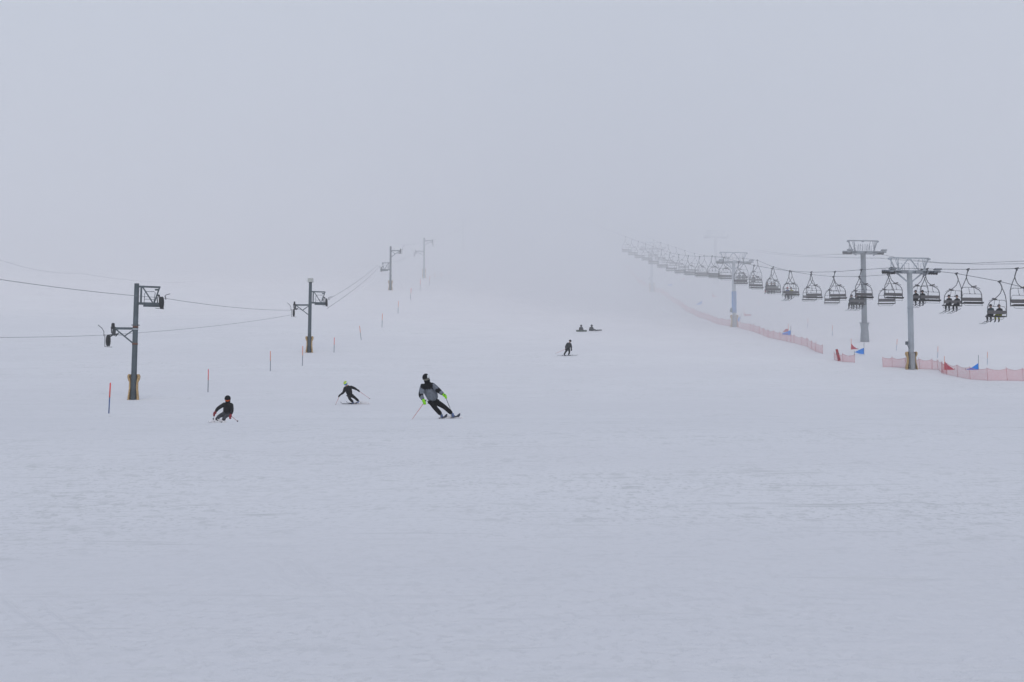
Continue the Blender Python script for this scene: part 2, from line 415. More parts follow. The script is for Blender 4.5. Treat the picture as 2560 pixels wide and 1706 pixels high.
def pylon(px, py, H, lean, label, arms, cap=False, bands=True, w0=0.20, w1=0.165, rz=0.0):
    p = on_ground(px, py)
    t = thing('drag_lift_pylon', label, 'lift pylon', p, rz, 'pylons of the drag lift left of the piste')
    t.rotation_euler = (0, lean, rz)
    m = MB()
    m.tube([(0, 0, -0.6), (0, 0, H*0.5), (0, 0, H)], [w0, (w0+w1)/2, w1], 16)
    m.build('pole', M['steel_dark'], t)
    if bands:
        for z in (5.0, 3.83):
            r = w0 + (w1 - w0) * z / H
            MB().lathe((0, 0, z), [(r, -.07), (r + .012, -.07), (r + .012, .07), (r, .07)]).build('rust_band', M['rust'], t)
        MB().lathe((0, 0, 4.84), [(w0-.02, -.04), (w0+.0, -.04), (w0+.0, .04), (w0-.02, .04)]).build('tape_band', M['tape_light'], t)
        MB().bar((-0.27, 0, 5.13), (0.27, 0, 5.13), 0.06).build('clamp', M['steel_dark_b'], t)
    if cap:
        MB().box((0, 0, H + 0.02), (0.56, 0.5, 0.42)).build('top_box', M['cap'], t)
    for a in arms:
        (truss_arm if a[0] == 't' else bracket_arm)(t, *a[1:])
    pad_collar('base_padding', t, 1.75, 0.44, 0.31, 0.41, M['pad'])
    k = MB(); k.bar((-0.02, w0 + 0.14, 2.0), (-0.02, w0 + 0.14, H - .3), 0.03)
    for z in range(0, int((H - 2.4) / 0.3)):
        k.bar((-0.02, 0.0, 2.1 + z*0.3), (-0.02, w0 + 0.14, 2.1 + z*0.3), 0.025)
    k.build('ladder', M['steel_dark_b'], t)
    print('PYLON', px, p[:], 'ppm', F / p.y)
    return t, p

W0 = 0.19
p1, P1 = pylon(333, 1000, 8.0, R(0.6), 'nearest dark steel drag lift pylon, left of the skiers, with rust bands on its pole',
               [('t', 1, 7.8, 6.63, 1.62, W0), ('b', -1, 4.89, 1.42, 1.0, W0)])
p2, P2 = pylon(773, 882, 7.75, R(0.4), 'second drag lift pylon up the slope, topped by a pale box',
               [('t', 1, 6.55, 5.35, 1.62, W0), ('b', -1, 5.1, 1.55, 1.05, W0, 0.18, -0.85)], cap=True, bands=False)
p3, P3 = pylon(976, 726, 8.0, 0, 'third drag lift pylon, its boxed truss arm hanging on the left side',
               [('b', 1, 7.2, 1.65, 1.1, W0, 0.2, -0.1), ('t', -1, 5.0, 3.75, 1.55, W0)], bands=False)
p4, P4 = pylon(1060, 695, 7.95, 0, 'fourth drag lift pylon, greyed by the fog, with a plain arm on each side',
               [('b', 1, 7.4, 1.55, 0.9, W0, 0.15, -0.7), ('b', -1, 5.3, 1.55, 0.9, W0, 0.3, -0.7)], bands=False)
p5, P5 = pylon(1157, 628, 8.2, 0, 'farthest drag lift pylon, almost lost in the fog',
               [('b', 1, 7.4, 1.55, 0.9, W0, 0.15, -0.7), ('b', -1, 5.3, 1.55, 0.9, W0, 0.3, -0.7)], bands=False)

def rope(name, pts, r, label, cat='cable', group=None, sag=None, n=8, m=None):
    P = [Vector(p) for p in pts]; outp = []
    for i in range(len(P) - 1):
        for k in range(n):
            u = k / n; q = P[i].lerp(P[i+1], u)
            if sag: q.z -= sag[i] * 4 * u * (1 - u)
            outp.append(q)
    outp.append(P[-1])
    o = MB().tube(outp, r, 6).build(name, m or M['rope'], None)
    return tag(o, label, cat, group)
GR = 'ropes of the drag lift'
a1 = at_y(404, 745, P1.y); l1 = at_y(262, 838, P1.y); b2 = at_y(738, 776, P2.y); c2 = at_y(732, 787, P2.y)
rope('haul_rope', [at_y(-420, 628, 58), at_y(-60, 690, 75), a1, b2], 0.016, 'drag lift rope from upper left edge over the near pylon top arm to the second', group=GR, sag=[0.1, 0.12, 0.25])
rope('haul_rope', [at_y(-420, 838, 60), at_y(-60, 844, 76), l1, c2], 0.012, 'lower thin drag lift rope over the left arm of the near pylon', group=GR, sag=[0, 0.05, 0.25])
r2 = at_y(815, 752, P2.y); s2 = at_y(817, 772, P2.y)
l3 = at_y(945, 662, P3.y); m3 = at_y(944, 673, P3.y)
rope('haul_rope', [r2, l3], 0.018, 'upper of two drag lift ropes climbing from second to third pylon', group=GR, sag=[0.35])
rope('haul_rope', [s2, m3], 0.020, 'lower of two drag lift ropes climbing from second to third pylon', group=GR, sag=[0.3])
rope('haul_rope', [at_y(1003, 612, P3.y), at_y(1083, 600, P4.y), at_y(1176, 553, P5.y)], 0.014, 'faint upper drag lift rope past the third pylon into the fog', group=GR, sag=[0.3, 0.5])
rope('haul_rope', [at_y(985, 655, P3.y), at_y(1034, 632, P4.y), at_y(1138, 576, P5.y)], 0.014, 'faint lower drag lift rope past the third pylon into the fog', group=GR, sag=[0.3, 0.5])
rope('cable', [at_y(-300, 590, 150), at_y(0, 650, 190), at_y(200, 683, 225), at_y(520, 702, 275)], 0.011, 'very faint cable crossing the fog above the near pylon on the left', sag=[0, 0.6, 0.8])

# ================================================================== chairlift
SLOPE = 0.125
yawL = math.atan(SLOPE)           # the line runs up the slope and slightly to the left
def xl(y): return 51.4 - SLOPE * y           # downhill (left) rope
def xr(y): return 55.6 - SLOPE * y           # uphill (right) rope

def tower(px, py, H, hx, zarm, label, banner=False, pad='board', heavy=False, p=None, rz=None, group='towers of the chairlift'):
    p = p or on_ground(px, py)
    t = thing('chairlift_tower', label, 'lift tower', p, yawL if rz is None else rz, group)
    g = M['galv_dark'] if heavy else M['galv']
    w0, w1 = (0.34, 0.30) if heavy else (0.26, 0.235)
    MB().tube([(0, 0, -0.8), (0, 0, zarm * .5), (0, 0, zarm - 0.1)], [w0, (w0+w1)/2, w1], 20).build('pole', g, t)
    ca = MB()
    ca.bar((-hx*0.86, 0, zarm), (hx*0.86, 0, zarm), 0.26 if not heavy else 0.4, 0.3)
    if not heavy:
        ca.bar((-w0*0.7, 0, zarm - 0.95), (-hx*0.62, 0, zarm - 0.1), 0.12); ca.bar((w0*0.7, 0, zarm - 0.95), (hx*0.62, 0, zarm - 0.1), 0.12)
    ca.build('crossarm', g, t)
    f = MB(); zt = H
    f.bar((-hx*0.94, 0, zt), (hx*0.94, 0, zt), 0.11)
    for sx in (-1, 1):
        f.bar((sx*hx*0.92, 0, zt - .03), (sx*hx*0.66, 0, zarm + .1), 0.10)
        f.box((sx*hx*0.94, 0, zt - 0.08), (0.2, 0.3, 0.16))
        f.bar((sx*hx*0.78, 0.3, zt), (sx*hx*0.80, 0.5, zarm + .1), 0.045)
        f.bar((sx*hx*0.76, -0.3, zt), (sx*hx*0.60, -0.5, zarm + .1), 0.045)
        f.bar((sx*hx*0.56, -0.3, zt), (sx*hx*0.62, -0.45, zarm + .1), 0.045)
        f.bar((sx*hx*0.54, 0.3, zt), (sx*hx*0.37, 0.45, zarm + .1), 0.045)
        if not heavy: f.bar((sx*0.08, 0, zt - .04), (sx*hx*0.48, 0, zarm + .1), 0.085)
        f.bar((sx*hx*0.55, -0.3, zt), (sx*hx*0.55, 0.3, zt), 0.05); f.bar((sx*hx*0.77, -0.3, zt), (sx*hx*0.77, 0.3, zt), 0.05)
    f.box((0, 0, zt - 0.05), (0.26, 0.2, 0.2))
    f.build('maintenance_frame', g, t)
    rl = MB()
    for sx in (-1, 1):
        for (a, b) in ((0.12, 0.34), (0.44, 0.66)):
            x0, x1 = sx*hx*a, sx*hx*b
            rl.tube([(x0, -0.5, zarm + .1), (x0, -0.5, zarm + .72), (x1, -0.5, zarm + .72), (x1, -0.5, zarm + .1)], 0.022, 6)
        rl.box((sx*hx*0.5, -0.45, zarm + 0.05), (hx*0.85, 0.35, 0.05))
    if heavy:
        for k in range(7): rl.bar((-0.7 + k*0.22, -0.5, zarm + 0.2), (-0.7 + k*0.22, -0.5, zarm + 0.95), 0.04)
    rl.build('walkway_rail', g, t)
    for sx in (-1, 1):
        tr = MB(); x = sx*hx
        tr.bar((x, -1.5, zarm - 0.02 - .12), (x, 1.5, zarm + 0.30), 0.12, 0.16)
        tr.bar((x - sx*1.15, -0.55, zarm - 0.12), (x - sx*.1, 0.3, zarm + 0.08), 0.16, 0.24)
        tr.bar((x - sx*.9, -0.6, zarm - 0.42), (x - sx*.15, -0.3, zarm + 0.08), 0.15, 0.12)
        tr.box((x - sx*1.35, -0.5, zarm - 0.05), (0.7, 0.3, 0.26))
        tr.box((x + sx*.12, -1.35, zarm + 0.10), (0.62, 0.5, 0.14)); tr.box((x + sx*.12, -1.3, zarm - 0.12), (0.5, 0.4, 0.16))
        s = tr.build('sheave_train', M['galv_dark'], t)
        for k in range(6):
            yy = -1.35 + k*0.54
            MB().wheel((x, yy, zarm + 0.06 + yy*0.14 - 0.1), 0.2, 0.1, spokes=0, hub=0.7).build('wheel', M['rubber'], s)
    ld = MB()
    for s_ in (-.13, .13): ld.bar((s_, -w0 - .1, 1.9), (s_, -w0 - .08, zarm - .9), 0.025)
    for k in range(int((zarm - 2.9) / 0.3)): ld.bar((-.13, -w0 - .1, 2 + k*.3), (.13, -w0 - .1, 2 + k*.3), 0.02)
    ld.build('ladder', g, t)
    if heavy:
        MB().lathe((0, 0, 0), [(0.55, -.5), (0.50, 0.6), (0.43, 1.6), (0.50, 2.2), (0.36, 2.2), (0.36, -.5)], seg=20).build('base_padding', M['galv_dark'], t)
        MB().bar((-.62, 0, 2.25), (.62, 0, 2.25), .09).build('clamp', M['galv_dark'], t)
    else:
        pad_collar('base_padding', t, 1.65, 0.58, 0.44, 0.60, M['pad'], M['pad_face'])
        mm = MB(); mm.lathe((0, 0, 5.75), [(w1, -.05), (w1 + .05, -.05), (w1 + .05, .05), (w1, .05)]); mm.lathe((0, 0, 5.4), [(w1, -.04), (w1 + .06, -.04), (w1 + .06, .04), (w1, .04)])
        mm.build('pole_flange', g, t)
        bx = MB(); bx.box((-w0 - 0.2, -0.1, 2.45), (0.2, 0.22, 0.3)); bx.bar((-w0 - .15, -.1, 2.3), (-w0 + .05, -.1, 1.9), 0.05)
        bx.build('junction_box', M['steel_dark'], t)
    if banner:
        bn = MB(); prf = []
        bn.lathe((0, 0, 0), [(w0 + .02, 1.95), (w0 + .07, 1.95), (w0 + .045, 2.6), (w0 + .075, 3.3), (w0 + .05, 4.2), (w0 + .07, 4.9), (w0 + .02, 4.9)], seg=18)
        bn.build('banner', M['blue_banner'], t)
        MB().box((-w0 - 0.18, 0, 2.2), (0.3, 0.25, 0.3)).build('junction_box', M['steel_dark'], t)
    print('TOWER', px, p[:], 'ppm', F / p.y)
    return t, p

t1, T1 = tower(2279, 924, 10.45, 2.05, 9.15, 'nearest lattice topped chairlift tower, pale grey, rising behind the pink net on the right')
t2, T2 = tower(1836, 818, 10.3, 2.0, 8.95, 'second chairlift tower with a blue banner wrapped round its pole', banner=True)
t3, T3 = tower(1630, 730, 9.0, 1.9, 7.8, 'faint chairlift tower half lost in the fog at the far end of the chairs')
q1, Q1 = tower(2162, 855, 12.1, 1.95, 10.7, 'thick dark grey tower of another lift, standing behind the chairs', heavy=True, rz=R(6), group='towers of the second lift')
q2, Q2 = tower(1790, 711, 10.2, 1.9, 8.9, 'barely visible tower of another lift in the fog behind the banner tower', heavy=True, rz=R(6), group='towers of the second lift')

# grips (pixel x, pixel y) on the two ropes
D_G = [(2542, 672), (2420, 674), (2318, 673), (2228, 670), (2153, 675), (2087, 680), (2028, 681), (1974, 678), (1930, 672), (1885, 664),
       (1847, 655), (1810, 644), (1780, 641), (1749, 642), (1721, 640), (1697, 637), (1675, 632), (1654, 625), (1633, 617), (1614, 610), (1596, 604), (1580, 598), (1564, 592)]
U_G = [(2499, 704), (2391, 684), (2304, 675), (2220, 687), (2148, 692), (2083, 692), (2028, 687), (1978, 679), (1933, 668), (1893, 651),
       (1857, 646), (1820, 645), (1788, 643), (1760, 639), (1736, 634), (1712, 627), (1690, 619), (1670, 613), (1651, 607), (1634, 600)]
def rope_pt(px, py, a):
    k = (px - 1280) / F / ray(px, py).y
    y = a / (SLOPE + k)
    return at_y(px, py, y)
Dp = [rope_pt(x, y, 51.4) for x, y in D_G]; Up = [rope_pt(x, y, 55.6) for x, y in U_G]
def smooth_rope(pts, ext):
    P = list(pts); d = P[0] - P[1]; P.insert(0, P[0] + d * 4 + Vector((0, 0, ext)))
    d = P[-1] - P[-2]; P.append(P[-1] + d * 8); return P
GC = 'ropes of the chairlift'
tag(MB().tube(smooth_rope(Dp, 1.5), 0.025, 6).build('haul_rope', M['rope']), 'chairlift rope carrying the empty chairs down, left of the pair', 'cable', GC)
tag(MB().tube(smooth_rope(Up, -1.0), 0.025, 6).build('haul_rope', M['rope']), 'chairlift rope carrying riders up, right of the pair', 'cable', GC)
GQ = 'ropes of the second lift'
def far_rope(pl, label, r=0.022): tag(MB().tube(pl, r, 6).build('haul_rope', M['rope']), label, 'cable', GQ)
yq = Q1.y
far_rope([at_y(1790, 600, Q2.y), at_y(1840, 614, 240), at_y(1905, 628, 215), at_y(1960, 635, 200), at_y(2020, 639, 190), at_y(2130, 636, yq), at_y(2205, 637, yq - 6), at_y(2260, 648, yq - 12), at_y(2350, 657, yq - 22), at_y(2420, 659, yq - 30), at_y(2560, 653, yq - 42), at_y(2800, 638, yq - 60)],
         'upper distant rope crossing behind the near tower, of the second lift')
far_rope([at_y(1800, 606, Q2.y), at_y(1850, 622, 240), at_y(1920, 634, 215), at_y(1990, 641, 200), at_y(2125, 645, yq), at_y(2200, 646, yq - 6), at_y(2250, 650, yq - 12), at_y(2350, 658.5, yq - 22), at_y(2450, 661, yq - 30), at_y(2560, 660, yq - 42), at_y(2800, 655, yq - 60)],
         'lower distant rope crossing behind the near tower, of the second lift')

# --- one chair: local y is the travel direction
def make_chair():
    t = thing('lift_chair', 'chair', 'lift chair')
    g = MB(); g.bar((0, -0.26, 0.02), (0, 0.26, 0.02), 0.085, 0.10); g.box((0, 0, -0.08), (0.09, 0.14, 0.14)); g.build('grip', M['chair_frame'], t)
    MB().tube([(0, 0, -0.05), (0, -0.18, -0.28), (0, -0.35, -0.52), (0, -0.36, -0.68)], 0.042, 8).build('hanger', M['chair_frame'], t)
    prof_s = [(0.0, -0.36, -0.62), (0.09, -0.42, -0.85), (0.2, -0.40, -1.1), (0.33, -0.27, -1.28), (0.45, -0.08, -1.43), (0.6, 0.16, -1.57), (0.72, 0.36, -1.70),
              (0.80, 0.52, -1.88), (0.84, 0.60, -2.1), (0.85, 0.63, -2.5), (0.85, 0.66, -2.9)]
    for s in (-1, 1):
        MB().tube([(s*a, b, c) for a, b, c in prof_s], 0.033, 8).build('side_frame', M['chair_frame'], t)
        MB().bar((s*0.80, 0.62, -2.88), (s*0.80, 1.12, -2.84), 0.05).build('armrest', M['chair_frame'], t)
    b = MB(); b.prism([(-0.8, 0.60, -2.38), (-0.8, 0.66, -2.38), (-0.8, 0.74, -2.66), (-0.8, 0.67, -2.66)], (1.6, 0, 0)); b.build('backrest', M['seat_grey'], t)
    c = MB(); c.prism([(-0.8, 0.68, -2.80), (-0.8, 0.68, -2.90), (-0.8, 1.14, -2.88), (-0.8, 1.18, -2.82), (-0.8, 1.12, -2.77)], (1.6, 0, 0)); c.build('seat', M['seat_dark'], t)
    r = MB()
    r.tube([(-0.80, 0.45, -1.62), (-0.6, 0.42, -1.52), (0.55, 0.42, -1.52), (0.7, 0.40, -1.62)], 0.02, 6)
    for x in (-0.28, 0.14): r.tube([(x, 0.42, -1.52), (x, 0.5, -1.8), (x - 0.06, 0.5, -2.02)], 0.018, 6); r.ball((x - 0.06, 0.5, -2.04), 0.045)
    r.tube([(-0.84, 0.6, -2.1), (-0.7, 0.52, -2.06), (0.62, 0.52, -2.06), (0.74, 0.6, -2.2), (0.84, 0.66, -2.6)], 0.016, 6)
    r.tube([(-0.84, 0.66, -2.95), (-0.8, 0.9, -3.06), (0.6, 0.9, -3.06), (0.7, 0.8, -2.95)], 0.014, 6)
    r.build('restraint_bar', M['chair_frame'], t)
    MB().box((-0.30, 0.40, -1.44), (0.40, 0.16, 0.10), Matrix.Rotation(R(12), 3, 'Y')).build('foot_pad', M['seat_grey'], t)
    return t
def put(o, p, rz): o.location = p; o.rotation_euler = (0, 0, rz)
chair0 = make_chair(); first = True
yawD = yawL + math.pi
chairsU = []
def add_chair(p, rz, label, grp):
    global first
    c = chair0 if first else copy_tree(chair0); first = False
    put(c, p, rz + R(random.uniform(-4, 4))); c.rotation_euler.x = R(random.uniform(-2.5, 2.5)); c.rotation_euler.y = R(random.uniform(-1.2, 1.2)); c['label'] = label; c['group'] = grp
    return c
dlab = ['empty lift chair cut off by the right edge of the photo',
        'empty dark chair beside the pair of riders in black, right of the near tower',
        'empty dark chair just right of the near lattice tower pole',
        'empty dark chair hanging just left of the near lattice tower head']
for i, p in enumerate(Dp):
    if i < 4: lb = dlab[i]
    elif i < 9: lb = f'empty downhill chair, {ORD[i-3]} on its rope leftward from the near tower'
    elif i < 11: lb = f'empty downhill chair, {ORD[10-i]} on its rope to the right of the banner tower'
    else: lb = f'empty fog greyed downhill chair, {ORD[i-11]} on its rope to the left of the banner tower'
    c = add_chair(p, yawD, lb, 'empty chairs coming down')
    if i == 0:
        # chairs coming down show their dark padding from the front: object level materials keep the mesh shared
        pass
ulab = ['occupied chair nearest the right edge, carrying a rider in yellow trousers',
        'occupied chair carrying two riders in black, right of the near tower',
        'occupied chair half hidden by the near tower pole, with two riders',
        'empty chair going up, with its seat low, just left of the near tower']
for i, p in enumerate(Up):
    if i < 4: lb = ulab[i]
    elif i == 4: lb = 'occupied chair with three riders in front of the thick dark tower'
    elif i in (5, 6): lb = f'empty uphill chair, {ORD[i-5]} to the left of the thick dark tower'
    elif i == 7: lb = 'occupied chair with a red helmeted rider beside one in olive'
    elif i == 8: lb = 'occupied chair with three riders side by side, right of the banner tower'
    elif i == 9: lb = 'occupied chair carrying one rider, first to the right of the banner tower'
    elif i == 10: lb = 'occupied chair carrying two riders, touching the banner tower pole'
    else: lb = f'fog greyed uphill chair, {ORD[i-11]} on its rope to the left of the banner tower'
    chairsU.append(add_chair(p, yawL, lb, 'chairs going up'))

# ================================================================== people
def skin(name, nodes, edges, root, lvl=2):
    """nodes: list of (co, radius). Skin + subdivision baked to a plain mesh"""
    me = bpy.data.meshes.new(name + '_cage'); me.from_pydata([n[0] for n in nodes], edges, [])
    o = bpy.data.objects.new('cage', me)
    C.objects.link(o)
    md = o.modifiers.new('s', 'SKIN'); md.use_smooth_shade = True
    if not me.skin_vertices: me.skin_vertices.new(name='')
    sv = me.skin_vertices[0].data
    for i, n in enumerate(nodes):
        r = n[1]; sv[i].radius = r if isinstance(r, tuple) else (r, r); sv[i].use_root = (i == root)
    sb = o.modifiers.new('u', 'SUBSURF'); sb.levels = sb.render_levels = lvl
    dg = bpy.context.evaluated_depsgraph_get(); dg.update()
    m2 = bpy.data.meshes.new_from_object(o.evaluated_get(dg)); m2.name = name
    bpy.data.objects.remove(o); bpy.data.meshes.remove(me)
    for p in m2.polygons: p.use_smooth = True
    return m2
def obj(name, me, mats, parent):
    o = bpy.data.objects.new(name, me); C.objects.link(o); o.parent = parent
    me.materials.clear()
    for m in (mats if isinstance(mats, (list, tuple)) else [mats]): me.materials.append(m)
    return o
V = Vector
def lerp(a, b, t): return V(a).lerp(V(b), t)
def glove(parent, wrist, hand, m, up):
    """palm, four unequal curled fingers and a thumb, closed round a grip"""
    w_, h_ = V(wrist), V(hand); d = (h_ - w_).normalized(); n = V(up).normalized(); s = d.cross(n).normalized(); n = s.cross(d).normalized()
    nodes = [(w_ - d*.05, 0.062), (w_ + d*0.045, 0.055), (w_ + d*0.09, 0.056)]; edges = [(0, 1), (1, 2)]
    for k, (off, L) in enumerate(((-0.045, 0.034), (-0.015, 0.042), (0.016, 0.039), (0.045, 0.030))):
        a = w_ + d*0.115 + s*off; i = len(nodes)
        nodes += [(a, 0.020), (a + d*L, 0.020), (a + d*(L + .004) + n*L, 0.018), (a + d*L*0.3 + n*(L + .022), 0.016)]
        edges += [(2, i), (i, i+1), (i+1, i+2), (i+2, i+3)]
    i = len(nodes); b = w_ + d*0.055 - s*0.045
    nodes += [(b, 0.024), (b + d*0.03 + n*0.02 - s*0.01, 0.022), (b + d*0.055 + n*0.045 + s*0.01, 0.018)]
    edges += [(1, i), (i, i+1), (i+1, i+2)]
    nodes = [(w_ + (V(a) - w_)*1.12, r*1.2) for a, r in nodes]
    return obj('glove', skin('glove', nodes, edges, 1, 1), m, parent)

def person(label, loc, J, cl, group=None, face=(0, -1, 0), yaw=0.0, gloves=True, jacket_paint=None, boots=True, helm=1.0, bulk=1.0, hood=None):
    """J: joints in metres (x right, y away, z up) from the point loc; cl: materials"""
    t = thing('person', label, 'person', loc, yaw, group)
    g = {k: V(v) for k, v in J.items()}
    f = V(face).normalized(); up = (g['head'] - g['neck']).normalized(); f = (f - up * f.dot(up)).normalized(); sd_ = f.cross(up)
    H = g['head']
    # body: one continuous surface
    chest = g['neck'].lerp(g['hip'], 0.28); belly = g['neck'].lerp(g['hip'], 0.68)
    hl = g['hip'].lerp(g['hipL'], 1); hr = g['hipR']
    nodes = [(g['hip'], 0.10), (belly, 0.11), (chest, 0.13), (g['neck'], 0.06), (H - up*0.05, 0.072), (H + up*0.03, 0.094), (H + up*0.085, 0.06),
             (g['shL'], 0.062), (g['elL'], 0.043), (g['haL'], 0.028), (g['shR'], 0.062), (g['elR'], 0.043), (g['haR'], 0.028),
             (hl, 0.09), (g['knL'], 0.058), (g['anL'], 0.042), (hr, 0.09), (g['knR'], 0.058), (g['anR'], 0.042), (H - up*0.015 + f*0.105, 0.014)]
    edges = [(0, 1), (1, 2), (2, 3), (3, 4), (4, 5), (5, 6), (2, 7), (7, 8), (8, 9), (2, 10), (10, 11), (11, 12), (0, 13), (13, 14), (14, 15), (0, 16), (16, 17), (17, 18), (4, 19)]
    bo_ = obj('body', skin('body', nodes, edges, 0), [cl.get('skin', M['skin']), M['black_cloth']], t)
    for p in bo_.data.polygons:
        if (p.center - H).length > 0.17: p.material_index = 1
    # jacket
    hem = g['hip'] + (g['hip'] - belly).normalized() * 0.07
    jn = [(hem, 0.19), (belly, 0.18), (chest, 0.198), (g['neck'] - up*0.02, 0.112), (g['neck'] + up*0.045, 0.09),
          (g['shL'], 0.105), (lerp(g['shL'], g['elL'], .5), 0.09), (g['elL'], 0.08), (lerp(g['elL'], g['haL'], .8), 0.058),
          (g['shR'], 0.105), (lerp(g['shR'], g['elR'], .5), 0.09), (g['elR'], 0.08), (lerp(g['elR'], g['haR'], .8), 0.058)]
    je = [(0, 1), (1, 2), (2, 3), (3, 4), (2, 5), (5, 6), (6, 7), (7, 8), (2, 9), (9, 10), (10, 11), (11, 12)]
    jn = [(a, b * bulk) for a, b in jn]
    if hood:
        hn = [(g['neck'] + f*0.02, 0.13), (H - up*0.09 - f*0.03, 0.125), (H + up*0.0 - f*0.085, 0.115)]
        obj('hood', skin('hood', hn, [(0, 1), (1, 2)], 0), hood, t)
    jm = skin('jacket', jn, je, 0)
    jo = obj('jacket', jm, cl['jacket'], t)
    if jacket_paint:
        for p in jm.polygons: p.material_index = jacket_paint(p.center, g)
    # trousers
    tn = [(g['hip'] + (g['neck'] - g['hip']) * 0.05, 0.165), (hl, 0.128), (lerp(hl, g['knL'], .55), 0.112), (g['knL'], 0.095), (lerp(g['knL'], g['anL'], .6), 0.09), (lerp(g['knL'], g['anL'], .93), 0.09),
          (hr, 0.128), (lerp(hr, g['knR'], .55), 0.112), (g['knR'], 0.095), (lerp(g['knR'], g['anR'], .6), 0.09), (lerp(g['knR'], g['anR'], .93), 0.09)]
    te = [(0, 1), (1, 2), (2, 3), (3, 4), (4, 5), (0, 6), (6, 7), (7, 8), (8, 9), (9, 10)]
    obj('trousers', skin('trousers', tn, te, 0), cl['trousers'], t)
    # helmet
    rot = Matrix((sd_, f, up)).transposed()
    hb = MB(); seg = 20
    hb.ball((0, 0, 0), 1.0, 22)
    geom = [v for v in hb.bm.verts if v.co.z < -0.42 or (v.co.y > 0.55 and v.co.z < 0.02)]
    bmesh.ops.delete(hb.bm, geom=geom, context='VERTS')
    for v in hb.bm.verts: v.co = (rot @ V((v.co.x*0.128*helm, v.co.y*0.145*helm - 0.01, v.co.z*0.135*helm + 0.005))) + H + up*0.03
    if 'helmet2' in cl:
        for fc in hb.bm.faces:
            if (fc.calc_center_median() - H).dot(V((1, 0, 0))) > 0.055: fc.material_index = 1
    ho = hb.build('helmet', [cl['helmet'], cl.get('helmet2', cl['helmet'])], t)
    so = ho.modifiers.new('thickness', 'SOLIDIFY'); so.thickness = 0.012
    # goggles
    gb = MB(); pts = []
    for k in range(9):
        a = R(-62 + 124*k/8); pts.append((math.sin(a)*0.122, math.cos(a)*0.132))
    for zz in (-1,):
        A = [gb.bm.verts.new(rot @ V((x, y, 0.052)) + H) for x, y in pts]; B = [gb.bm.verts.new(rot @ V((x, y, -0.032)) + H) for x, y in pts]
        for k in range(8):
            fc = gb.bm.faces.new((A[k], A[k+1], B[k+1], B[k])); fc.smooth = True
    go = gb.build('goggles', cl['lens'], t); so = go.modifiers.new('thickness', 'SOLIDIFY'); so.thickness = 0.012
    # face mask
    if 'mask' in cl:
        mb = MB(); mb.ball((0, 0, 0), 1.0, 16)
        for v in mb.bm.verts: v.co = (rot @ V((v.co.x*0.10, v.co.y*0.11 + 0.008, v.co.z*0.095 - 0.075))) + H
        mb.build('face_mask', cl['mask'], t)
    for s in 'LR':
        wr, ha = lerp(g['el' + s], g['ha' + s], 0.86), g['ha' + s] + (g['ha' + s] - g['el' + s]).normalized() * 0.06
        if gloves: glove(t, wr, ha, cl['gloves'], (0.0, -0.4, -1))
        if boots:
            an, kn = g['an' + s], g['kn' + s]; fd = V(J.get('foot' + s, (0, -1, 0))).normalized()
            bn = [(lerp(kn, an, 0.80), 0.07), (an, 0.066), (an + fd*0.02 - V((0, 0, .055)), 0.06), (an + fd*0.13 - V((0, 0, .075)), 0.052), (an + fd*0.22 - V((0, 0, .083)), 0.042)]
            bo = obj('boot', skin('boot', bn, [(0, 1), (1, 2), (2, 3), (3, 4)], 0, 1), [cl['boots'], cl.get('boots2', cl['boots'])], t)
            for p in bo.data.polygons:
                if (p.center - an).dot(fd) > 0.05: p.material_index = 1
    return t

def ski(a, d, up, label, L=1.65, back=0.72, m=None, group='skis on the slope', parent_rot=None):
    """a: world point under the boot, d: direction of the tip, up: normal of the base"""
    a, d = V(a), V(d).normalized(); n = V(up); n = (n - d*n.dot(d)).normalized(); s = d.cross(n)
    t = thing('ski', label, 'ski', a, 0, group)
    st = [(-back, 0.042, 0.004), (-back*0.6, 0.036, 0.0), (0, 0.031, 0.0), ((L-back)*0.5, 0.037, 0), ((L-back)*0.82, 0.048, 0.006), ((L-back)*0.92, 0.046, 0.045), (L-back, 0.018, 0.115)]
    b = MB(); up_, lo = [], []
    for x, hw, z in st:
        c = d*x + n*z
        up_.append((b.bm.verts.new(c - s*hw + n*0.016), b.bm.verts.new(c + s*hw + n*0.016)))
        lo.append((b.bm.verts.new(c - s*hw), b.bm.verts.new(c + s*hw)))
    for i in range(len(st) - 1):
        b.bm.faces.new((up_[i][0], up_[i][1], up_[i+1][1], up_[i+1][0])); b.bm.faces.new((lo[i][0], lo[i+1][0], lo[i+1][1], lo[i][1]))
        b.bm.faces.new((up_[i][0], up_[i+1][0], lo[i+1][0], lo[i][0])); b.bm.faces.new((up_[i][1], lo[i][1], lo[i+1][1], up_[i+1][1]))
    b.bm.faces.new((up_[0][0], lo[0][0], lo[0][1], up_[0][1])); b.bm.faces.new((up_[-1][0], up_[-1][1], lo[-1][1], lo[-1][0]))
    b.build('ski_body', m or M['ski_dark'], t)
    rt = Matrix((s, d, n)).transposed()
    k = MB(); k.box(d*0.16 + n*0.035, (0.06, 0.09, 0.04), rt); k.box(-d*0.16 + n*0.035, (0.06, 0.1, 0.05), rt); k.build('binding', M['steel_dark_b'], t)
    return t
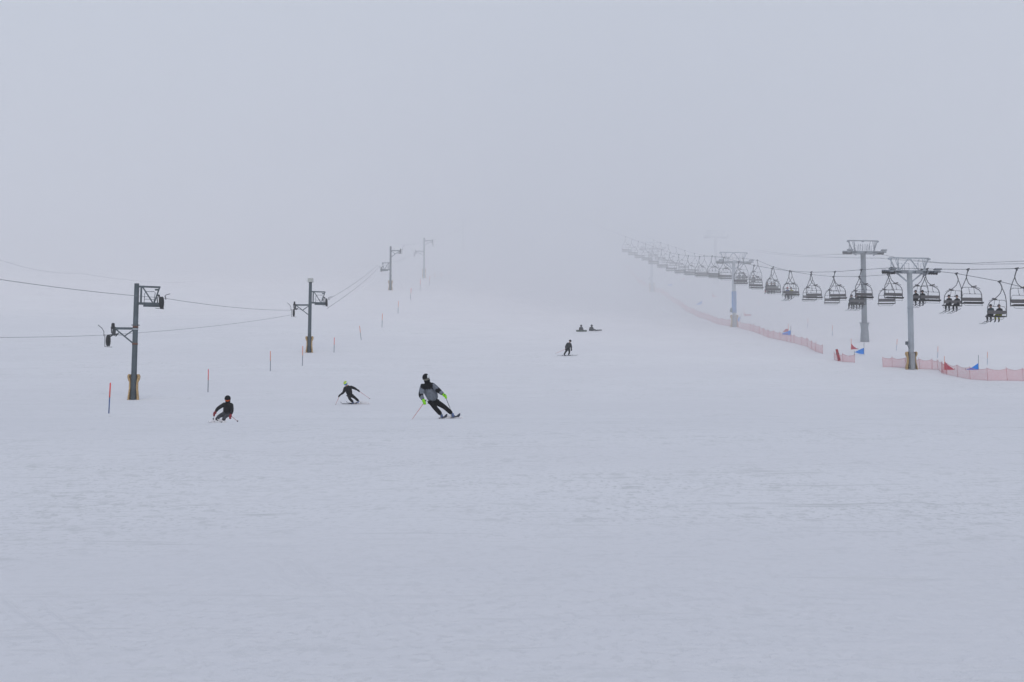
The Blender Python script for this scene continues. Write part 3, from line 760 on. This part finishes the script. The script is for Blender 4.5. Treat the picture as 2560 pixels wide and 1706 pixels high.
def ski_pole(hand, tip, label, m, group='ski poles held by skiers'):
    h, tp = V(hand), V(tip); d = (tp - h).normalized()
    t = thing('ski_pole', label, 'ski pole', h, 0, group)
    L = (tp - h).length
    MB().tube([-d*0.02, d*0.5*L, d*L], [0.012, 0.011, 0.007], 8).build('shaft', m, t)
    MB().tube([-d*0.10, -d*0.05, d*0.05], [0.018, 0.02, 0.016], 8).build('grip', M['rubber'], t)
    q = d.to_track_quat('Z', 'Y').to_matrix()
    b = MB(); b.lathe((0, 0, 0), [(0.006, -0.006), (0.035, -0.01), (0.035, 0.002), (0.006, 0.006)], seg=12)
    for v in b.bm.verts: v.co = q @ v.co + d*(L - 0.05)
    b.build('basket', M['rubber'], t)
    return t
def gz(p, off=0.0): return V((p.x, p.y, ground(p.x, p.y) + off))

# --- skier in grey and black, nearest
A = at_y(1118, 1045, 54.4); A.z = ground(A.x, A.y) + 0.02; print('A', A[:])
J = dict(head=(-.79, -.28, 1.50), neck=(-.745, -.18, 1.32), shL=(-.93, -.2, 1.20), shR=(-.575, -.12, 1.27), elL=(-1.0, -.32, .86), haL=(-.86, -.5, .63),
         elR=(-.31, -.28, 1.03), haR=(-.09, -.42, .85), hip=(-.53, .12, .70), hipL=(-.60, .08, .60), hipR=(-.43, .08, .62),
         knL=(-.44, -.2, .37), anL=(-.22, .0, .12), knR=(-.10, -.15, .42), anR=(.20, .05, .15), footL=(.35, -.93, -.05), footR=(.4, -.9, -.05))
def paintA(c, g):
    if c.z > 1.06 + abs(c.x + .77) * 0.22 and -1.0 < c.x < -.54: return 1
    for s in 'LR':
        u = (c - g['el' + s]); a = (g['ha' + s] - g['el' + s]); tt = u.dot(a) / a.length_squared
        lim = 0.10
        if (c - (g['el' + s] + a*max(-.3, min(1, tt)))).length < lim and -0.28 < tt < 0.28: return 1
        if (c - (g['el' + s] + a*max(-.3, min(1, tt)))).length < lim and tt > 0.72: return 1
    return 0
person('skier in grey and black jacket with lime green gloves leaning into a turn', A, J,
       dict(jacket=[M['grey_jacket'], M['black_cloth']], trousers=M['black_cloth'], helmet=M['black_cloth'], helmet2=M['white'], lens=M['lens_tan'], mask=M['black_cloth'],
            gloves=M['lime'], boots=M['boot_pale'], boots2=M['boot_blue']), face=(-.1, -1, -.15), jacket_paint=paintA, helm=1.12, bulk=1.27, hood=M['black_cloth'])
dA = V((.2, -.98, 0.01))
ski(A + V((-.20, -.02, 0.005)), dA, (.45, 0, 1), 'ski on the inner foot of the grey jacketed skier', m=M['ski_dark'])
ski(A + V((.24, .02, 0.03)), dA + V((.05, 0, 0.0)), (.5, 0, 1), 'ski with raised tip on the outer foot of the grey jacketed skier', m=M['ski_dark'])
hA = A + V(J['haL']); ski_pole(hA + V((.03, -.03, -.03)), A + V((-1.36, -.35, -.12)), 'red tinted ski pole reaching lower left of the grey jacketed skier', M['pole_pink'])
hB = A + V(J['haR']); ski_pole(hB + V((.03, -.03, -.03)), A + V((.22, .55, .06)), 'dark ski pole behind the legs of the grey jacketed skier', M['ski_grey'])

# --- skier in black with lime helmet
B = on_ground(883, 1011); print('B', B[:])
J = dict(head=(-.45, -.30, 1.31), neck=(-.37, -.2, 1.16), shL=(-.53, -.2, 1.02), shR=(-.17, -.16, 1.12), elL=(-.58, -.3, .76), haL=(-.82, -.42, .56),
         elR=(.10, -.2, 1.02), haR=(.34, -.3, .88), hip=(-.23, .12, .62), hipL=(-.28, .08, .55), hipR=(-.12, .08, .56),
         knL=(-.20, -.22, .34), anL=(-.0, .0, .12), knR=(.12, -.2, .42), anR=(.36, .02, .18), footL=(-.8, -.6, -.02), footR=(-.8, -.6, -.02))
person('skier in all black with lime green helmet and blue goggles', B, J,
       dict(jacket=M['black_cloth'], trousers=M['black_cloth'], helmet=M['lime_helmet'], helmet2=M['white'], lens=M['lens_blue'], gloves=M['soft_black'], boots=M['boot_blue']), face=(-.25, -1, -.2), bulk=1.12, helm=1.1)
dB = V((-.72, -.7, -.02))
ski(B + V((-.04, -.02, 0.02)), dB, (.55, 0, 1), 'dark ski pointing left under the lime helmeted skier', L=1.5, back=.5, m=M['board_face'])
ski(B + V((.33, .0, 0.06)), dB, (.55, 0, 1), 'second dark ski behind, under the lime helmeted skier', L=1.4, back=.4, m=M['board_face'])
ski_pole(B + V(J['haL']), B + V((-1.09, -.5, -.08)), 'thin red pole in the right hand of the lime helmeted skier', M['pole_pink'])
ski_pole(B + V(J['haR']), B + V((1.09, .15, .34)), 'red pole trailing out to the right of the lime helmeted skier', M['pole_pink'])

# --- skier in black with orange goggles
Cc = at_y(547, 1054, 65); Cc.z = ground(Cc.x, Cc.y) - 0.03; print('C', Cc[:])
J = dict(head=(.48, -.25, 1.22), neck=(.47, -.12, 1.04), shL=(.27, -.14, .96), shR=(.65, -.14, .92), elL=(.0, -.3, .76), haL=(-.12, -.42, .53),
         elR=(.72, -.3, .64), haR=(.67, -.42, .40), hip=(.37, .22, .58), hipL=(.29, .16, .52), hipR=(.44, .16, .5),
         knL=(.04, -.2, .36), anL=(-.18, .05, .10), knR=(.33, -.2, .32), anR=(.20, .05, .12), footL=(-.25, -.96, 0), footR=(-.25, -.96, 0))
J = {k: (V(v) * (1 if 'foot' in k else 0.90)) for k, v in J.items()}
person('crouching skier in black with orange goggles and red gloves', Cc, J,
       dict(jacket=M['soft_black'], trousers=M['snowy_trouser'], helmet=M['black_cloth'], lens=M['lens_orange'], mask=M['black_cloth'], gloves=M['red_glove'], boots=M['snowy_trouser']), face=(0, -1, -.15), helm=1.1, bulk=1.1, hood=M['black_cloth'])
dC = V((-.08, -.99, 0))
ski(Cc + V((-.18, .03, -0.01)), dC, (-.5, 0, 1), 'snow covered ski on the outer foot of the crouching skier', m=M['white'])
ski(Cc + V((.18, .03, -0.01)), dC, (-.5, 0, 1), 'snow covered ski on the inner foot of the crouching skier', m=M['white'])
ski_pole(Cc + J['haL'], Cc + V((-.32, .32, .2)), 'short looking pole in the right hand of the crouching skier', M['ski_grey'])
ski_pole(Cc + J['haR'], Cc + V((.82, .3, .10)), 'pale pole in the left hand of the crouching skier', M['pole_pink'])

# --- standing skier farther up
D_ = on_ground(1418, 890); print('D', D_[:])
J = dict(head=(.30, .0, 1.50), neck=(.23, .0, 1.34), shL=(.02, -.06, 1.25), shR=(.35, .08, 1.25), elL=(-.15, -.12, .95), haL=(-.15, -.05, .70),
         elR=(.43, .05, .93), haR=(.43, -.05, .64), hip=(.10, .05, .76), hipL=(.03, 0, .68), hipR=(.19, .1, .68),
         knL=(-.16, -.05, .40), anL=(-.33, -.1, .11), knR=(.25, .1, .38), anR=(.14, .12, .11), footL=(1, -.1, 0), footR=(1, -.1, 0))
person('skier in dark jacket crossing the slope alone below two seated snowboarders', D_, J,
       dict(jacket=M['charcoal'], trousers=M['soft_black'], helmet=M['charcoal'], lens=M['black_cloth'], gloves=M['black_cloth'], boots=M['charcoal']), face=(.8, -.6, -.1), bulk=1.2, helm=1.05)
ski(D_ + V((-.33, -.1, 0.01)), (1, -.12, 0), (0, 0, 1), 'front ski of the lone skier crossing below the snowboarders', m=M['ski_grey'])
ski(D_ + V((.16, .12, 0.03)), (1, -.12, 0), (0, 0, 1), 'rear ski of the lone skier, reaching farthest right', m=M['ski_grey'])
ski_pole(D_ + V(J['haL']), D_ + V((-1.22, .1, .25)), 'pale pole trailing behind the lone skier', M['pole_pink'])

# --- two seated snowboarders
def snowboard(loc, rot, label, m1, m2, L=1.5):
    t = thing('snowboard', label, 'snowboard', loc, 0, 'snowboards on the slope'); t.rotation_euler = rot
    b = MB(); pts = []
    for k in range(9): a = math.pi*(-.5 + k/8); pts.append((L/2 - .14 + math.cos(a)*.14, math.sin(a)*.14, 0))
    for k in range(9): a = math.pi*(.5 + k/8); pts.append((-L/2 + .14 + math.cos(a)*.14, math.sin(a)*.14, 0))
    b.prism(pts, (0, 0, 0.018))
    for v in b.bm.verts: v.co.z += max(0, abs(v.co.x) - L*0.40) * 0.35; v.co.y *= 1 - 0.12*math.cos(v.co.x*math.pi/L)
    b.build('deck', m1, t)
    for sx in (-.24, .24):
        q = MB(); q.box((sx, 0, .04), (.13, .24, .03)); q.box((sx, -.1, .11), (.13, .03, .14)); q.build('binding', M['steel_dark_b'], t)
    return t
E = on_ground(1453, 829); print('E', E[:])
JS = dict(head=(.0, .05, .70), neck=(-.01, .08, .54), shL=(-.17, .08, .45), shR=(.15, .08, .45), elL=(-.23, -.02, .24), haL=(-.14, -.2, .16),
          elR=(.21, -.02, .24), haR=(.13, -.2, .16), hip=(0, .12, .10), hipL=(-.09, .08, .09), hipR=(.09, .08, .09),
          knL=(-.17, -.28, .24), anL=(-.22, -.50, .10), knR=(.17, -.28, .24), anR=(.22, -.5, .10))
cs = dict(skin=M['charcoal'], jacket=M['charcoal'], trousers=M['brown_cloth'], helmet=M['charcoal'], lens=M['black_cloth'], gloves=M['black_cloth'], boots=M['charcoal'])
person('snowboarder sitting on the snow facing downhill behind a broad board', E, JS, cs, face=(0, -1, 0), bulk=1.3, helm=1.15)
snowboard(E + V((0.0, -.62, .02)), (R(62), 0, R(2)), 'greenish snowboard across the feet of the left seated rider', M['board_green'], M['board_face'], 1.46)
G_ = on_ground(1479, 828)
JT = dict(head=(.02, .05, .68), neck=(.0, .08, .52), shL=(-.17, .10, .43), shR=(.13, .04, .43), elL=(-.25, .08, .22), haL=(-.30, .12, .05),
          elR=(.19, -.05, .24), haR=(.26, -.15, .15), hip=(-.02, .12, .10), hipL=(-.09, .12, .09), hipR=(.07, .04, .09),
          knL=(.18, -.18, .22), anL=(.50, -.30, .08), knR=(.28, -.10, .20), anR=(.62, -.18, .08))
cs2 = dict(cs); cs2['trousers'] = M['snowy_trouser']
person('snowboarder sitting on the snow leaning left, legs stretched to the right', G_, JT, cs2, face=(.3, -1, 0), bulk=1.3, helm=1.15)
snowboard(G_ + V((.82, -.25, .06)), (R(25), R(-6), R(42)), 'dark snowboard lying right of the right seated rider', M['board_face'], M['board_green'], 1.45)

# --- riders on the chairs (local frame: y = travel direction, seat as built above)
def seat_J(sw=0.0, hb=0.0):
    return dict(head=(0, .92 + hb, -1.98), neck=(0, .88, -2.15), shL=(-.18, .88, -2.25), shR=(.18, .88, -2.25), elL=(-.24, .98, -2.48), haL=(-.12, 1.2, -2.58),
                elR=(.24, .98, -2.48), haR=(.12, 1.2, -2.58), hip=(0, .92, -2.68), hipL=(-.09, .95, -2.70), hipR=(.09, .95, -2.70),
                knL=(-.14 + sw, 1.34, -2.72), anL=(-.16 + sw, 1.30, -3.13), knR=(.14 + sw, 1.34, -2.72), anR=(.16 + sw, 1.28, -3.12),
                footL=(-.1, 1, -.35), footR=(.05, 1, -.35))
base_cl = dict(jacket=M['soft_black'], trousers=M['soft_black'], helmet=M['soft_black'], lens=M['black_cloth'], gloves=M['black_cloth'], boots=M['soft_black'])
protos = []
for sw, hb in ((0.0, 0.0), (-.05, .05)):
    protos.append(person('rider', (0, 0, 0), seat_J(sw, hb), base_cl, face=(0, 1, -.1)))
used = [False, False]
def rider(chair, dx, label, pi=0, over=None, skis=True, dz=0.0, desc=''):
    t = protos[pi] if not used[pi] else copy_tree(protos[pi]); used[pi] = True
    yaw = chair.rotation_euler.z; ca, sa = math.cos(yaw), math.sin(yaw)
    def loc(v): return V((v[0]*ca - v[1]*sa, v[0]*sa + v[1]*ca, v[2])) + chair.location
    t.location = loc((dx, 0, dz)); t.rotation_euler = (0, 0, yaw + R(random.uniform(-5, 5)))
    t['label'] = label; t['group'] = 'riders on the chairlift'
    over = {**dict(jacket=M['soft_black'], trousers=M['soft_black'], helmet=M['soft_black']), **(over or {})}
    if over:
        for ch in t.children:
            k = ch.name.split('.')[0]
            if k in over:
                for sl in ch.material_slots: sl.link = 'OBJECT'; sl.material = over[k]
    if skis:
        for s, nm in ((-1, 'left'), (1, 'right')):
            a = loc((dx + s*.15, 1.34, -3.25 + dz)); dd = loc((dx + s*.15 - .2, 2.30, -3.48 + dz)) - a
            ski(a, dd, (0, 0, 1), f'{nm} ski of the {desc}', m=M['ski_grey'], group='skis hanging below chair riders', back=0.7, L=1.6)
cU = chairsU
rider(cU[0], -.46, 'rider in dark teal with skis, on the chair nearest the right edge', 0, dict(jacket=M['teal_cloth']), desc='teal rider nearest the right edge')
rider(cU[0], .30, 'rider in yellow trousers and black jacket, on the chair nearest the right edge', 1, dict(trousers=M['yellow_cloth'], helmet=M['brown_cloth']), skis=False)
rider(cU[1], -.38, 'left of two riders in black on the chair right of the near tower', 0, None, desc='left black clad rider right of near tower')
rider(cU[1], .38, 'right of two riders in black on the chair right of the near tower', 1, None, desc='right black clad rider right of near tower')
rider(cU[2], -.28, 'left of two riders in black beside the near tower pole', 1, None, desc='rider beside the near tower pole')
rider(cU[2], .32, 'right of two riders in black beside the near tower pole', 0, None, desc='right rider of pair beside near tower pole')
for k, (dx, jk) in enumerate(((-.52, 'teal_cloth'), (0, 'charcoal'), (.48, 'charcoal'))):
    rider(cU[4], dx, f'{["left","middle","right"][k]} rider of three before the thick dark tower', k % 2, dict(jacket=M[jk]), desc=f'{["left","middle","right"][k]} rider before the thick tower')
rider(cU[7], -.25, 'rider with red helmet and blue jacket on the chair above the slope', 0, dict(jacket=M['blue_cloth'], helmet=M['red_hat']), desc='red helmeted chair rider')
rider(cU[7], .27, 'rider in olive jacket beside the red helmeted rider', 1, dict(jacket=M['olive_cloth']), desc='olive jacketed chair rider')
for k, (dx, tr) in enumerate(((-.5, 'red_cloth'), (0.02, 'soft_black'), (.5, 'soft_black'))):
    rider(cU[8], dx, f'{["left","middle","right"][k]} rider of three on the chair right of the banner tower', k % 2, dict(trousers=M[tr]), skis=False)
rider(cU[9], -.2, 'single rider leaning on the chair next to the banner tower', 1, dict(jacket=M['charcoal']), skis=False)
rider(cU[10], -.3, 'left of two riders on the chair touching the banner tower', 0, dict(jacket=M['charcoal']), skis=False)
rider(cU[10], .35, 'right of two riders on the chair touching the banner tower', 1, dict(jacket=M['charcoal']), skis=False)

# ================================================================== piste marker poles
def marker(bx, by, tx, ty, label, mu, ml, split=0.48, r=0.03, group='marker poles'):
    b = on_ground(bx, by); k = b.y
    tp = at_y(tx, ty, k); h = tp - b
    t = thing('marker_pole', label, 'marker pole', b, 0, group)
    MB().tube([-h.normalized()*0.25, h*(1 - split)], r, 10).build('lower_section', ml, t)
    MB().tube([h*(1 - split), h*0.97, h], [r*1.15, r*1.15, r*0.6], 10).build('upper_section', mu, t)
    return t
LM = [(272, 1034, 276, 957), (520, 981, 521, 923), (676, 928, 676, 878), (756, 915, 757, 865), (835, 882, 836, 844), (903, 850, 899, 815), (955, 819, 956, 784),
      (995, 784, 996, 753), (1026, 750, 1028, 720), (1050, 727, 1051, 698), (1073, 715, 1075, 690), (1087, 706, 1087, 683), (1103, 702, 1103, 682), (1122, 698, 1122, 678), (1137, 684, 1137, 664), (1150, 676, 1150, 657)]
llab = ['thick red and blue marker pole in front of the nearest pylon', 'red and dark marker pole just right of the nearest pylon base']
for i, (bx, by, tx, ty) in enumerate(LM):
    lb = llab[i] if i < 2 else f'{ORD[i-2]} thin marker pole uphill after the one near the crouching skier'
    if i == 3: lb = 'marker pole standing at the left foot of the second pylon'
    if i == 4: lb = 'orange marker pole standing just right of the second pylon base'
    if i == 5: lb = 'marker pole leaning left, on the left edge of the piste'
    mu = M['pole_red'] if i in (0, 1, 4, 8, 9) else M['pole_orange']
    marker(bx, by, tx, ty, lb, mu, M['pole_blue'] if i == 0 else M['pole_dark'], r=0.034 if i == 0 else 0.028, group='marker poles along the left edge of the piste')
RM = [(2468, 912, 2469, 880, 'thin course pole near the right edge behind the net'), (2344, 895, 2345, 866, 'thin course pole right of the near tower, beyond the net'),
      (2241, 877, 2243, 848, 'thin faint course pole left of the near tower'), (2081, 840, 2081, 813, 'faint course pole left of the thick dark tower base'),
      (2019, 820, 2020, 796, 'faint course pole midway between the dark tower and banner tower'), (1952, 791, 1952, 768, 'faint course pole above the paired red and blue gate flags'),
      (1897, 772, 1897, 752, 'faint course pole right of the banner tower')]
for a in RM: marker(*a[:4], a[4], M['pole_orange'], M['pole_blue'], r=0.02, group='course poles behind the net')

# ================================================================== gate flags
def gate(pole_px, pole_top, pole_bot, tri, label, m, lean=0):
    b = on_ground(pole_px, pole_bot); y = b.y
    t = thing('gate_flag', label, 'gate flag', b, 0, 'gate flags of the race course')
    tp = at_y(pole_px + lean, pole_top, y) - b
    MB().tube([(0, 0, -0.3), (0, 0, 0), tp], 0.022, 8).build('pole', M['pole_dark'] if m is M['blue_flag'] else M['pole_orange'], t)
    pts = [at_y(px, py, y) - b for px, py in tri]
    MB().prism([p + V((0, -.01, 0)) for p in pts], (0, 0.02, 0)).build('panel', m, t)
    tip = min(pts, key=lambda p: p.z) if False else max(pts, key=lambda p: abs(p.x))
    g = b + tip; gg = ground(g.x, g.y)
    MB().tube([tip + V((0, 0, 0.14)), V((tip.x, tip.y, gg - b.z - 0.1))], 0.018, 8).build('short_pole', M['pole_dark'], t)
    return t
BF, RF = M['blue_flag'], M['red_flag']
gate(2446, 888, 925, [(2446, 908), (2447, 925), (2414, 925), (2430, 919)], 'bright blue triangular gate flag behind the net near the right edge', BF)
gate(2361, 891, 925, [(2361.5, 905), (2371, 914), (2387, 925), (2361, 925)], 'large red triangular gate flag right of the near tower', RF)
gate(2160, 856, 888, [(2160, 870), (2160, 886), (2149, 885), (2136, 881), (2148, 875)], 'blue gate flag just below the base of the thick dark tower', BF)
gate(2128, 847, 875, [(2128, 859), (2135, 867), (2145, 873), (2127, 874)], 'red gate flag left of the thick dark tower base', RF)
gate(1977, 815, 840, [(1977, 826), (1976, 839), (1956, 837), (1957, 833)], 'blue gate flag of the overlapping pair above the long net', BF)
gate(1971, 810, 834, [(1971, 822), (1963, 823.5), (1957, 831), (1970, 829)], 'red gate flag of the overlapping pair above the long net', RF)
gate(1860, 768, 790, [(1861, 782), (1864, 786), (1878, 786), (1878, 790), (1861, 790)], 'low red gate flag right of the banner tower', RF)
gate(1848, 783, 805, [(1850, 792), (1848, 804), (1841, 804), (1843, 796)], 'small blue gate flag touching the banner tower base', BF, lean=6)
gate(1781, 728, 744, [(1781, 735), (1785, 739), (1795, 742), (1781, 744)], 'small red gate flag left of the banner tower', RF)
gate(1755, 744, 763, [(1755, 752), (1754, 762), (1739, 762)], 'blue gate flag left of the banner tower, above the far net', BF)
gate(1680, 704, 718, [(1680, 709), (1680, 717), (1668, 713)], 'fog faded blue gate flag, farthest on the left', BF)
gate(1711, 690, 704, [(1711, 694), (1711, 703), (1701, 702)], 'fog faded pink gate flag under the far chairs', RF)

# ================================================================== safety nets
def net(pts, label, H=0.95, post=1):
    B = [on_ground(px, py) for px, py in pts]
    root = thing('safety_net', label, 'safety net', B[0], 0, 'safety nets along the right edge of the piste')
    L0 = B[0].copy(); vs, fs, uvs = [], [], []; u = 0
    fine = []
    for i in range(len(B) - 1):
        n = 6
        for k in range(n):
            q = B[i].lerp(B[i+1], k/n); s = 4*(k/n)*(1 - k/n)
            fine.append((q, s))
    fine.append((B[-1], 0))
    for i, (q, s) in enumerate(fine):
        if i: u += (q - fine[i-1][0]).length
        w_ = random.uniform(-.05, .05) * s
        g0 = ground(q.x, q.y)
        vs += [(q.x - L0.x + w_, q.y - L0.y - w_, g0 - L0.z + 0.03), (q.x - L0.x + w_*.5, q.y - L0.y, g0 - L0.z + H - random.uniform(.10, .17)*s)]
        uvs += [(u, 0), (u, H)]
    for i in range(len(fine) - 1): fs.append((2*i, 2*i+2, 2*i+3, 2*i+1))
    me = bpy.data.meshes.new('net'); me.from_pydata(vs, [], fs); uv = me.uv_layers.new(name='UVMap')
    for lp in me.loops: uv.data[lp.index].uv = uvs[lp.vertex_index]
    me.materials.append(M['net'])
    o = bpy.data.objects.new('net', me); C.objects.link(o); o.parent = root
    MB().tube([vs[2*i+1] for i in range(len(fine))], 0.014, 5).build('top_cord', M['net_post'], root)
    MB().tube([vs[2*i] for i in range(len(fine))], 0.012, 5).build('bottom_cord', M['net_post'], root)
    for i, q in enumerate(B):
        if i % post: continue
        d = q - L0; d.z = ground(q.x, q.y) - L0.z; ln = random.uniform(-.14, .14)
        MB().tube([d + V((0, 0, -.3)), d + V((ln, 0, H + random.uniform(.04, .16)))], 0.017, 6).build('post', M['net_post'], root)
    return root
net([(2354, 934), (2366, 937), (2395, 943), (2426, 949), (2470, 952), (2519, 952), (2558, 953), (2610, 955)], 'near stretch of pink net on leaning posts reaching the right edge', 1.02)
net([(2208, 918), (2231, 918.5), (2262, 920), (2300, 923), (2330, 924), (2346, 925), (2355, 932), (2368, 934)], 'pink net stretch passing in front of the near tower base', 0.92)
net([(2086, 900), (2094, 903), (2108, 905), (2136, 907)], 'short pink net stretch left of the near tower, beside a rolled red mat', 0.75)
net([(1842, 819), (1876, 828), (1883, 829), (1898, 835), (1910, 840), (1919, 844), (1935, 847), (1951, 851), (1966, 854), (1977, 857), (1985, 858), (2005, 864), (2019, 867), (2029, 874), (2038, 879), (2057, 885)],
    'long pink net curving down from the banner tower', 0.95)
net([(1621, 723), (1639, 730), (1655, 736), (1669, 745), (1683, 756), (1698, 764), (1706, 771), (1714, 778), (1733, 786), (1742, 791), (1751, 795), (1761, 798), (1771, 801), (1781, 806), (1791, 810), (1805, 813), (1823, 816), (1830, 818)],
    'far pink net winding up from the banner tower into the fog', 0.95)
net([(1556, 664), (1572, 678), (1586, 694), (1595, 706), (1605, 713), (1616, 720)], 'fog faded last stretch of net beyond the faint tower', 0.95)
rm = on_ground(2098, 902); t = thing('rolled_mat', 'dark red rolled safety mat leaning beside the short net', 'safety mat', rm, 0)
b_ = MB(); b_.tube([(0.02, 0, 0), (-.1, 0, .5), (-.24, 0, 1.14)], [.13, .14, .12], 14); b_.build('roll', M['red_mat'], t)
b_ = MB()
for u in (0.2, 0.6): b_.lathe((-.24*u, 0, 1.14*u), [(.14, -.03), (.16, -.03), (.16, .03), (.14, .03)], seg=16)
b_.build('strap', M['brown_cloth'], t)

# ================================================================== snow thrown up by the skiers
def spray(c, n, spread, label, h=0.3):
    bm = MB(); 
    for _ in range(n):
        a = random.random()**0.6; x = random.uniform(-1, 1)*spread[0]; y = random.uniform(-1, 1)*spread[1]; z = random.random()**2*h*(1 - abs(x)/spread[0]*.6)
        r = random.uniform(.006, .028)
        bmesh.ops.create_icosphere(bm.bm, subdivisions=1, radius=r, matrix=Matrix.Translation(V((x, y, z))))
    o = bm.build('snow_spray', M['snow']); o.location = c; return tag(o, label, 'snow spray', 'snow thrown up by skis', 'stuff')
spray(Cc + V((-.02, -.14, 0.02)), 500, (.38, .16), 'loose snow flying round the boots of the crouching skier', .2)
spray(B + V((.55, .1, .03)), 520, (.5, .2), 'loose snow flying behind the lime helmeted skier', .22)
spray(A + V((.16, .25, .0)), 260, (.42, .18), 'loose snow flying behind the boots of the grey jacketed skier', .12)

# ================================================================== air
def volume_mat(name, dens, col):
    m = bpy.data.materials.new(name); m.use_nodes = True; t = m.node_tree; t.nodes.clear()
    o = t.nodes.new('ShaderNodeOutputMaterial'); v = t.nodes.new('ShaderNodeVolumePrincipled')
    v.inputs['Density'].default_value = dens; v.inputs['Color'].default_value = (*col, 1); v.inputs['Anisotropy'].default_value = 0.0
    t.links.new(v.outputs[0], o.inputs['Volume']); return m
def hexa(name, vs, m):
    me = bpy.data.meshes.new(name); me.from_pydata(vs, [], [(0, 3, 2, 1), (4, 5, 6, 7), (0, 1, 5, 4), (1, 2, 6, 5), (2, 3, 7, 6), (3, 0, 4, 7)])
    o = bpy.data.objects.new(name, me); C.objects.link(o); me.materials.append(m); return o
hz = hexa('haze', [(-640, -55, -8), (640, -55, -8), (640, 1060, -8), (-640, 1060, -8), (-640, -55, 330), (640, -55, 330), (640, 1060, 330), (-640, 1060, 330)], volume_mat('haze_air', 0.00045, (0.985, 0.99, 1.0)))
tag(hz, 'thin even haze over the whole slope', None, None, 'stuff')
# the cloud base resting on the upper slope, a thin outer veil and the dense bank inside it; both come nearer on the right
def fog_top(y): return 78 + 0.235 * (y - 140)                 # the bank follows the slope upwards
def bank(face, back, bottom, lift, m):
    P = face + [(620 - lift, back), (-620 + lift, back)]; P[0] = (-620 + lift, P[0][1]); P[len(face)-1] = (620 - lift, face[-1][1])
    b = MB(); A_ = [b.bm.verts.new((x, y, bottom)) for x, y in P]; B_ = [b.bm.verts.new((x, y, fog_top(y) - lift)) for x, y in P]; n_ = len(P)
    b.bm.faces.new(A_[::-1]); b.bm.faces.new(B_)
    for k in range(n_): b.bm.faces.new((A_[k], A_[(k+1) % n_], B_[(k+1) % n_], B_[k]))
    return b.build('fog_bank', m)
fb = bank([(-600, 296), (-200, 274), (-60, 261), (-20, 253), (0, 238), (14, 206), (28, 180), (48, 165), (90, 150), (600, 125)], 1020, -6, 4, volume_mat('fog_air', 0.021, (0.998, 0.998, 1.0)))
tag(fb, 'dense pale fog bank hiding the upper slope', None, None, 'stuff')
fv = bank([(-600, 250), (-200, 235), (-60, 215), (-20, 205), (0, 188), (14, 168), (28, 142), (48, 128), (90, 115), (600, 100)], 1035, -7, 0, volume_mat('veil_air', 0.006, (0.998, 0.998, 1.0)))
tag(fv, 'thin veil of fog in front of the dense bank', None, None, 'stuff')
